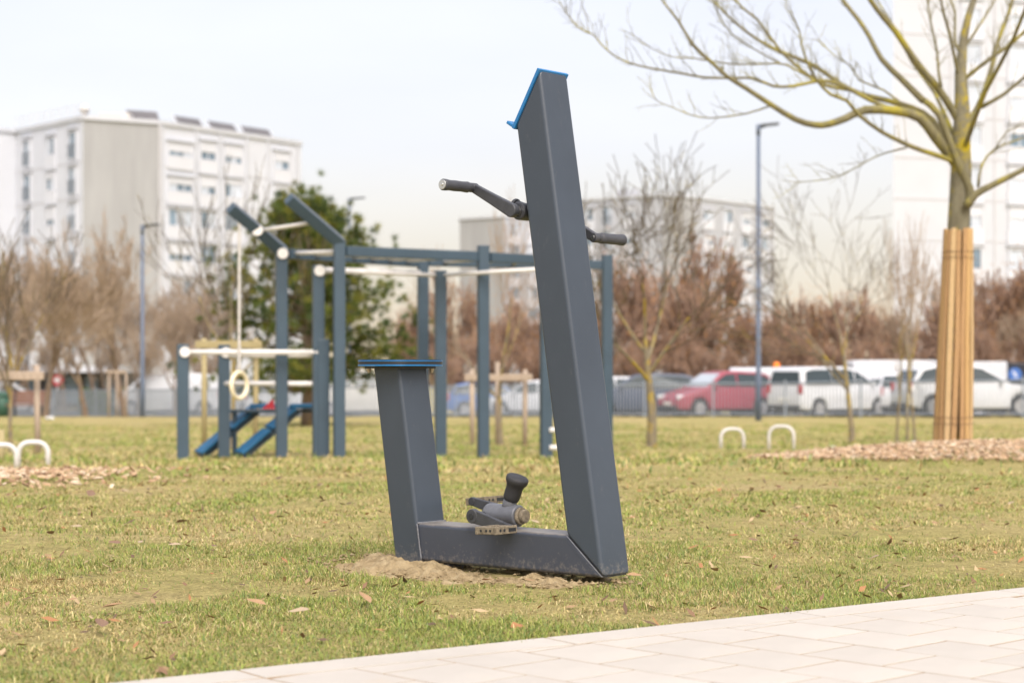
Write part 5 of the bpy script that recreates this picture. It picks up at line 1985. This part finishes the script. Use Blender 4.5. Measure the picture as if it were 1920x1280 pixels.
def face_windows(root, a, b, z0, floors, fh, cols, wh=1.35, sill_z=.95, skip=(), joints=True, band=True, pale=.45):
    """a->b: wall foot line seen left to right; cols = (metres along, width, style)"""
    a = Vector((a[0], a[1], 0)); b = Vector((b[0], b[1], 0))
    dv = (b - a).normalized(); nv = Vector((dv.y, -dv.x, 0))
    if nv.y > 0 and abs(nv.y) > .05: nv = -nv
    ln = (b - a).length
    if joints:
        for f in range(1, floors):
            mb = MB(); box_round(mb, a + dv * ln / 2 + Z * (z0 + f * fh) + nv * .012, ln - .1, .05, .07, dv, nv, Z)
            mb.build('floor_joint', M['joint'], root)
    for ci, (t, w_, st) in enumerate(cols):
        for f in range(floors):
            if (ci, f) in skip: continue
            zb_ = z0 + f * fh + sill_z; hh = wh
            if st == 'french': zb_ = z0 + f * fh + .35; hh = 2.1
            if st == 'strip': hh = .95 if f in (floors - 1, floors - 2) else 1.3
            c = a + dv * t + Z * (zb_ + hh / 2)
            win = MB()
            for sx in (-1, 1):
                box_round(win, c + dv * sx * (w_ / 2 + .05) + nv * .06, .10, .16, hh + .2, dv, nv, Z)
            for sz in (-1, 1):
                box_round(win, c + Z * sz * (hh / 2 + .05) + nv * .06, w_, .16, .10, dv, nv, Z)
            k = 3 if w_ > 1.8 else 2
            for q in range(1, k):
                box_round(win, c + dv * (w_ * (q / k - .5)) + nv * .045, .07, .08, hh, dv, nv, Z)
            wo = win.build('window', M['panel'], root)
            for q in range(k):
                pn = MB(); box_round(pn, c + dv * (w_ * ((q + .5) / k - .5)) + nv * .02, w_ / k - .07, .03, hh, dv, nv, Z)
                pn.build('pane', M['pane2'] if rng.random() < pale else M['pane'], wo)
            if st != 'french' and rng.random() < .5:
                fr_ = rng.uniform(.25, .75)
                mb = MB(); box_round(mb, c + Z * (hh / 2 * (1 - fr_)) + nv * .075, w_ - .01, .05, hh * fr_, dv, nv, Z)
                mb.build('roller_shutter', M['panel'], wo)
            if st != 'plain':
                mb = MB(); box_round(mb, c + Z * (hh / 2 + .28) + nv * .11, w_ + .5, .24, .14, dv, nv, Z)
                mb.build('lintel', M['cream_wall'], root)
            if st == 'french':
                mb = MB()
                for q in range(9):
                    box_round(mb, c + dv * (w_ * (q / 8 - .5)) + nv * .2 - Z * .45, .03, .03, 1.0, dv, nv, Z)
                box_round(mb, c + nv * .2 + Z * .06, w_ + .1, .05, .05, dv, nv, Z)
                mb.build('balcony_rail', M['fence'], root)
            elif band and st in ('panel', 'strip'):
                mb = MB(); box_round(mb, c - Z * (hh / 2 + .62) + nv * .07, w_ + .35, .14, 1.0, dv, nv, Z)
                mb.build('spandrel_panel', M['panel'], root)


def block(name, label, scale, ox, oy, zground, floors=7, fh=2.85, mirror=False, roof_gear=True):
    """stepped apartment block with a grey concrete gable; the scale and offset move the same type along the horizon"""
    root = empty(name, (ox, oy, 0))
    tag(root, label, 'apartment block')
    return root


def build_left_block():
    root = empty('apartment_block', (0, 0, 0))
    tag(root, 'white stepped apartment block with a grey concrete gable at the left', 'apartment block')
    P0 = (-58, 140); P1 = (-42.8, 154.5); P2 = (-41.8, 155.7); P3 = (-34.1, 147.0); P4 = (-28.7, 150.0); P5 = (-18.7, 164.0); P6 = (-34, 180); P7 = (-62, 172)
    z0, z1 = -2.2, 20.4
    prism_building(root, [P0, P1, P2, P3, P4, P5, P6, P7], z0, z1, [M['white_wall'], M['white_wall'], M['white_wall'], M['concrete'], M['white_wall'], M['white_wall'], M['white_wall'], M['white_wall']])
    fl, fh = 7, 2.86
    zb = z1 - fl * fh - .45
    face_windows(root, P2, P3, zb, fl, fh, [(2.2, 1.2, 'french'), (6.3, 1.35, 'panel'), (10.0, 1.2, 'french')])
    face_windows(root, P0, P1, zb, fl, fh, [(10.5, 1.2, 'panel'), (14.5, 1.2, 'french'), (18.5, 1.3, 'panel')])
    L_ = math.hypot(P5[0] - P4[0], P5[1] - P4[1])
    face_windows(root, P4, P5, zb, fl, fh, [(2.4, 2.6, 'strip'), (5.6, 1.7, 'panel'), (8.6, 1.9, 'panel'), (14.6, 1.8, 'panel')])
    # pilaster strips between the bays of the right wing
    a = Vector((P4[0], P4[1], 0)); b = Vector((P5[0], P5[1], 0)); dv = (b - a).normalized(); nv = Vector((dv.y, -dv.x, 0))
    for t in (.35, 4.25, 7.1, 10.3, 12.9, 16.6):
        mb = MB(); box_round(mb, a + dv * t + nv * .06 + Z * ((z0 + z1) / 2), .28, .14, z1 - z0 - .1, dv, nv, Z)
        mb.build('pilaster', M['cream_wall'], root)
    # downpipe at the gable corner
    mb = MB(); p = Vector((P4[0], P4[1], 0)) + nv * .15
    mb.cyl(p + Z * z0, p + Z * z1, .10, 8); mb.build('downpipe', M['joint'], root)
    # roof: solar racks, ventilators, guard rail
    for t, ln_, off, zz in ((4.6, 3.0, 1.2, .75), (8.6, 3.2, 1.2, .75), (12.8, 3.6, 1.2, .75)):
        c = a + dv * t - nv * off + Z * (z1 + zz)
        up = (Z * .8 - nv * .6).normalized(); nn = (nv * .8 + Z * .6).normalized()
        rack = MB(); box_round(rack, c, ln_, 1.05, .07, dv, up, nn)
        ro = rack.build('solar_panel', M['solar'], root)
        fr = MB()
        for s in (-1, 1):
            box_round(fr, c + dv * s * (ln_ / 2 + .05), .10, 1.15, .10, dv, up, nn)
            box_round(fr, c + dv * s * (ln_ / 2 - .3) - Z * .55 - nv * .3, .07, .07, .8, dv, nv, Z)
        fr.build('panel_frame', M['panel'], ro)
    c = Vector((-30.2, 151.2, z1 + .9)); g = Vector((5.4, 3, 0)).normalized(); gn = Vector((g.y, -g.x, 0))
    mb = MB(); box_round(mb, c, 2.6, 1.0, .07, g, (Z * .75 - gn * .66).normalized(), (gn * .75 + Z * .66).normalized()); ro = mb.build('solar_panel', M['solar'], root)
    mb = MB(); mb.cyl((-34.2, 148.2, z1), (-34.2, 148.2, z1 + .6), .08, 8); mb.tube([(-34.2, 148.0, z1 + .55), (-34.2, 147.9, z1 + .9), (-34.2, 148.0, z1 + 1.25)], [.25, .45, .2], 12); mb.build('roof_ventilator', M['galv'], root)
    mb = MB(); mb.box((-32.0, 149.6, z1 + .5), (2.4, 1.6, .5)); mb.build('roof_hatch', M['galv'], root)
    a2 = Vector((P2[0], P2[1], z1)); b2 = Vector((P3[0], P3[1], z1))
    rail = MB()
    for k in range(10):
        q = a2.lerp(b2, k / 9)
        rail.cyl(q + Z * .3, q + Z * 1.25, .025, 5)
    rail.tube([a2 + Z * 1.25, b2 + Z * 1.25], .025, 5); rail.tube([a2 + Z * .8, b2 + Z * .8], .02, 5)
    rail.build('roof_rail', M['galv'], root)


build_left_block()


def build_mid_block():
    root = empty('apartment_block', (0, 0, 0))
    tag(root, 'white apartment block with a grey gable behind the fan shaped young tree', 'apartment block')
    d = 215.0
    z1 = .64 + 322 / FPX * d
    z0 = -2.5
    Q0 = (XX(1085, 222), 222.0); Q1 = (XX(1243, d), d); Q2 = (XX(1302, 218), 218.0); Q3 = (XX(1452, 232), 232.0); Q4 = (XX(1452, 232) - 6, 246.0); Q5 = (XX(1085, 222), 246.0)
    prism_building(root, [Q0, Q1, Q2, Q3, Q4, Q5], z0, z1, [M['mid_wall'], M['concrete'], M['mid_wall'], M['mid_wall'], M['mid_wall'], M['mid_wall']])
    fl, fh = 7, 2.86
    zb = z1 - fl * fh - .45
    face_windows(root, Q0, Q1, zb, fl, fh, [(1.4, 1.4, 'panel'), (4.2, 1.4, 'french'), (7.3, 1.5, 'panel')])
    L_ = math.hypot(Q3[0] - Q2[0], Q3[1] - Q2[1])
    face_windows(root, Q2, Q3, zb, fl, fh, [(L_ * .16, 2.0, 'strip'), (L_ * .40, 1.8, 'panel'), (L_ * .63, 2.0, 'panel'), (L_ * .88, 1.7, 'panel')], pale=.7)  # larger share of pale panes, painting in haze on this far facade
    mb = MB(); mb.box((XX(1180, 221), 224, z1 + .9), (2.6, 2.0, 1.4)); mb.build('roof_housing', M['mid_wall'], root)


build_mid_block()


def build_rear_block():
    root = empty('apartment_block', (0, 0, 0))
    tag(root, 'pale grey apartment block left of the tall post, behind the frame', 'apartment block')
    d = 252.0
    z1 = .64 + 282 / FPX * d
    z0 = -2.5
    Q0 = (XX(862, 256), 256.0); Q1 = (XX(945, d), d); Q2 = (XX(1120, 262), 262.0); Q3 = (XX(1120, 262), 280.0); Q4 = (XX(862, 256), 280.0)
    prism_building(root, [Q0, Q1, Q2, Q3, Q4], z0, z1, [M['concrete'], M['mid_wall'], M['mid_wall'], M['mid_wall'], M['mid_wall']])
    fl, fh = 7, 2.86
    zb = z1 - fl * fh - .45
    face_windows(root, Q1, Q2, zb, fl, fh, [(1.8, 1.6, 'panel'), (5.0, 1.6, 'panel'), (8.4, 1.6, 'panel')])


build_rear_block()


def build_tower():
    root = empty('apartment_tower', (0, 0, 0))
    tag(root, 'tall white apartment tower behind the guarded tree', 'apartment tower')
    d = 128.0
    z0, z1 = -2.2, 44.0
    xl = XX(1675, d)
    T0 = (xl, d); T1 = (xl + 14.5, d + 3.5); T2 = (xl + 18.5, d + 20); T3 = (xl + 7.0, d + 19)
    T0b = (xl + 4.2, d + .2)
    prism_building(root, [T0, T1, T2, T3], z0, z1, [M['cream_wall'], M['white_wall'], M['cream_wall'], M['white_wall']])
    face_windows(root, T0, T1, z0 + .3, 15, 2.86, [(5.9, 1.4, 'panel'), (9.6, 1.5, 'panel'), (12.8, 1.3, 'french')], pale=.85)  # mostly pale panes, so the colour carries the haze over the tower
    a = Vector((T0[0], T0[1], 0)); b = Vector((T1[0], T1[1], 0)); dv = (b - a).normalized(); nv = Vector((dv.y, -dv.x, 0))
    for t in (4.3, 7.7, 11.4):
        mb = MB(); box_round(mb, a + dv * t + nv * .03 + Z * ((z0 + z1) / 2), .10, .08, z1 - z0 - .1, dv, nv, Z)
        mb.build('panel_joint', M['joint'], root)


build_tower()


def build_kiosk():
    d = 112.0
    x0, x1 = XX(-40, d), XX(232, d)
    z0 = gz(0, d)
    root = empty('shop_pavilion', ((x0 + x1) / 2, d, z0))
    tag(root, 'low dark shopfront with a white fascia below the left block', 'building')
    w_ = x1 - x0
    zt = W(0, 686, d).z - z0
    mb = MB(); mb.box((0, 3, (zt - .4) / 2), (w_ - .4, 5.4, zt - .4)); mb.build('wall', M['kiosk'], root)
    mb = MB(); mb.box((0, 2.6, zt - .18), (w_, 7.0, .36)); mb.build('fascia', M['panel'], root)
    for k in range(7):
        xx = -w_ / 2 + (k + .7) * w_ / 7.4
        mb = MB(); mb.box((xx, .27, 1.15), (.75, .06, 1.6)); mb.build('shop_window', M['pane'], root)


build_kiosk()
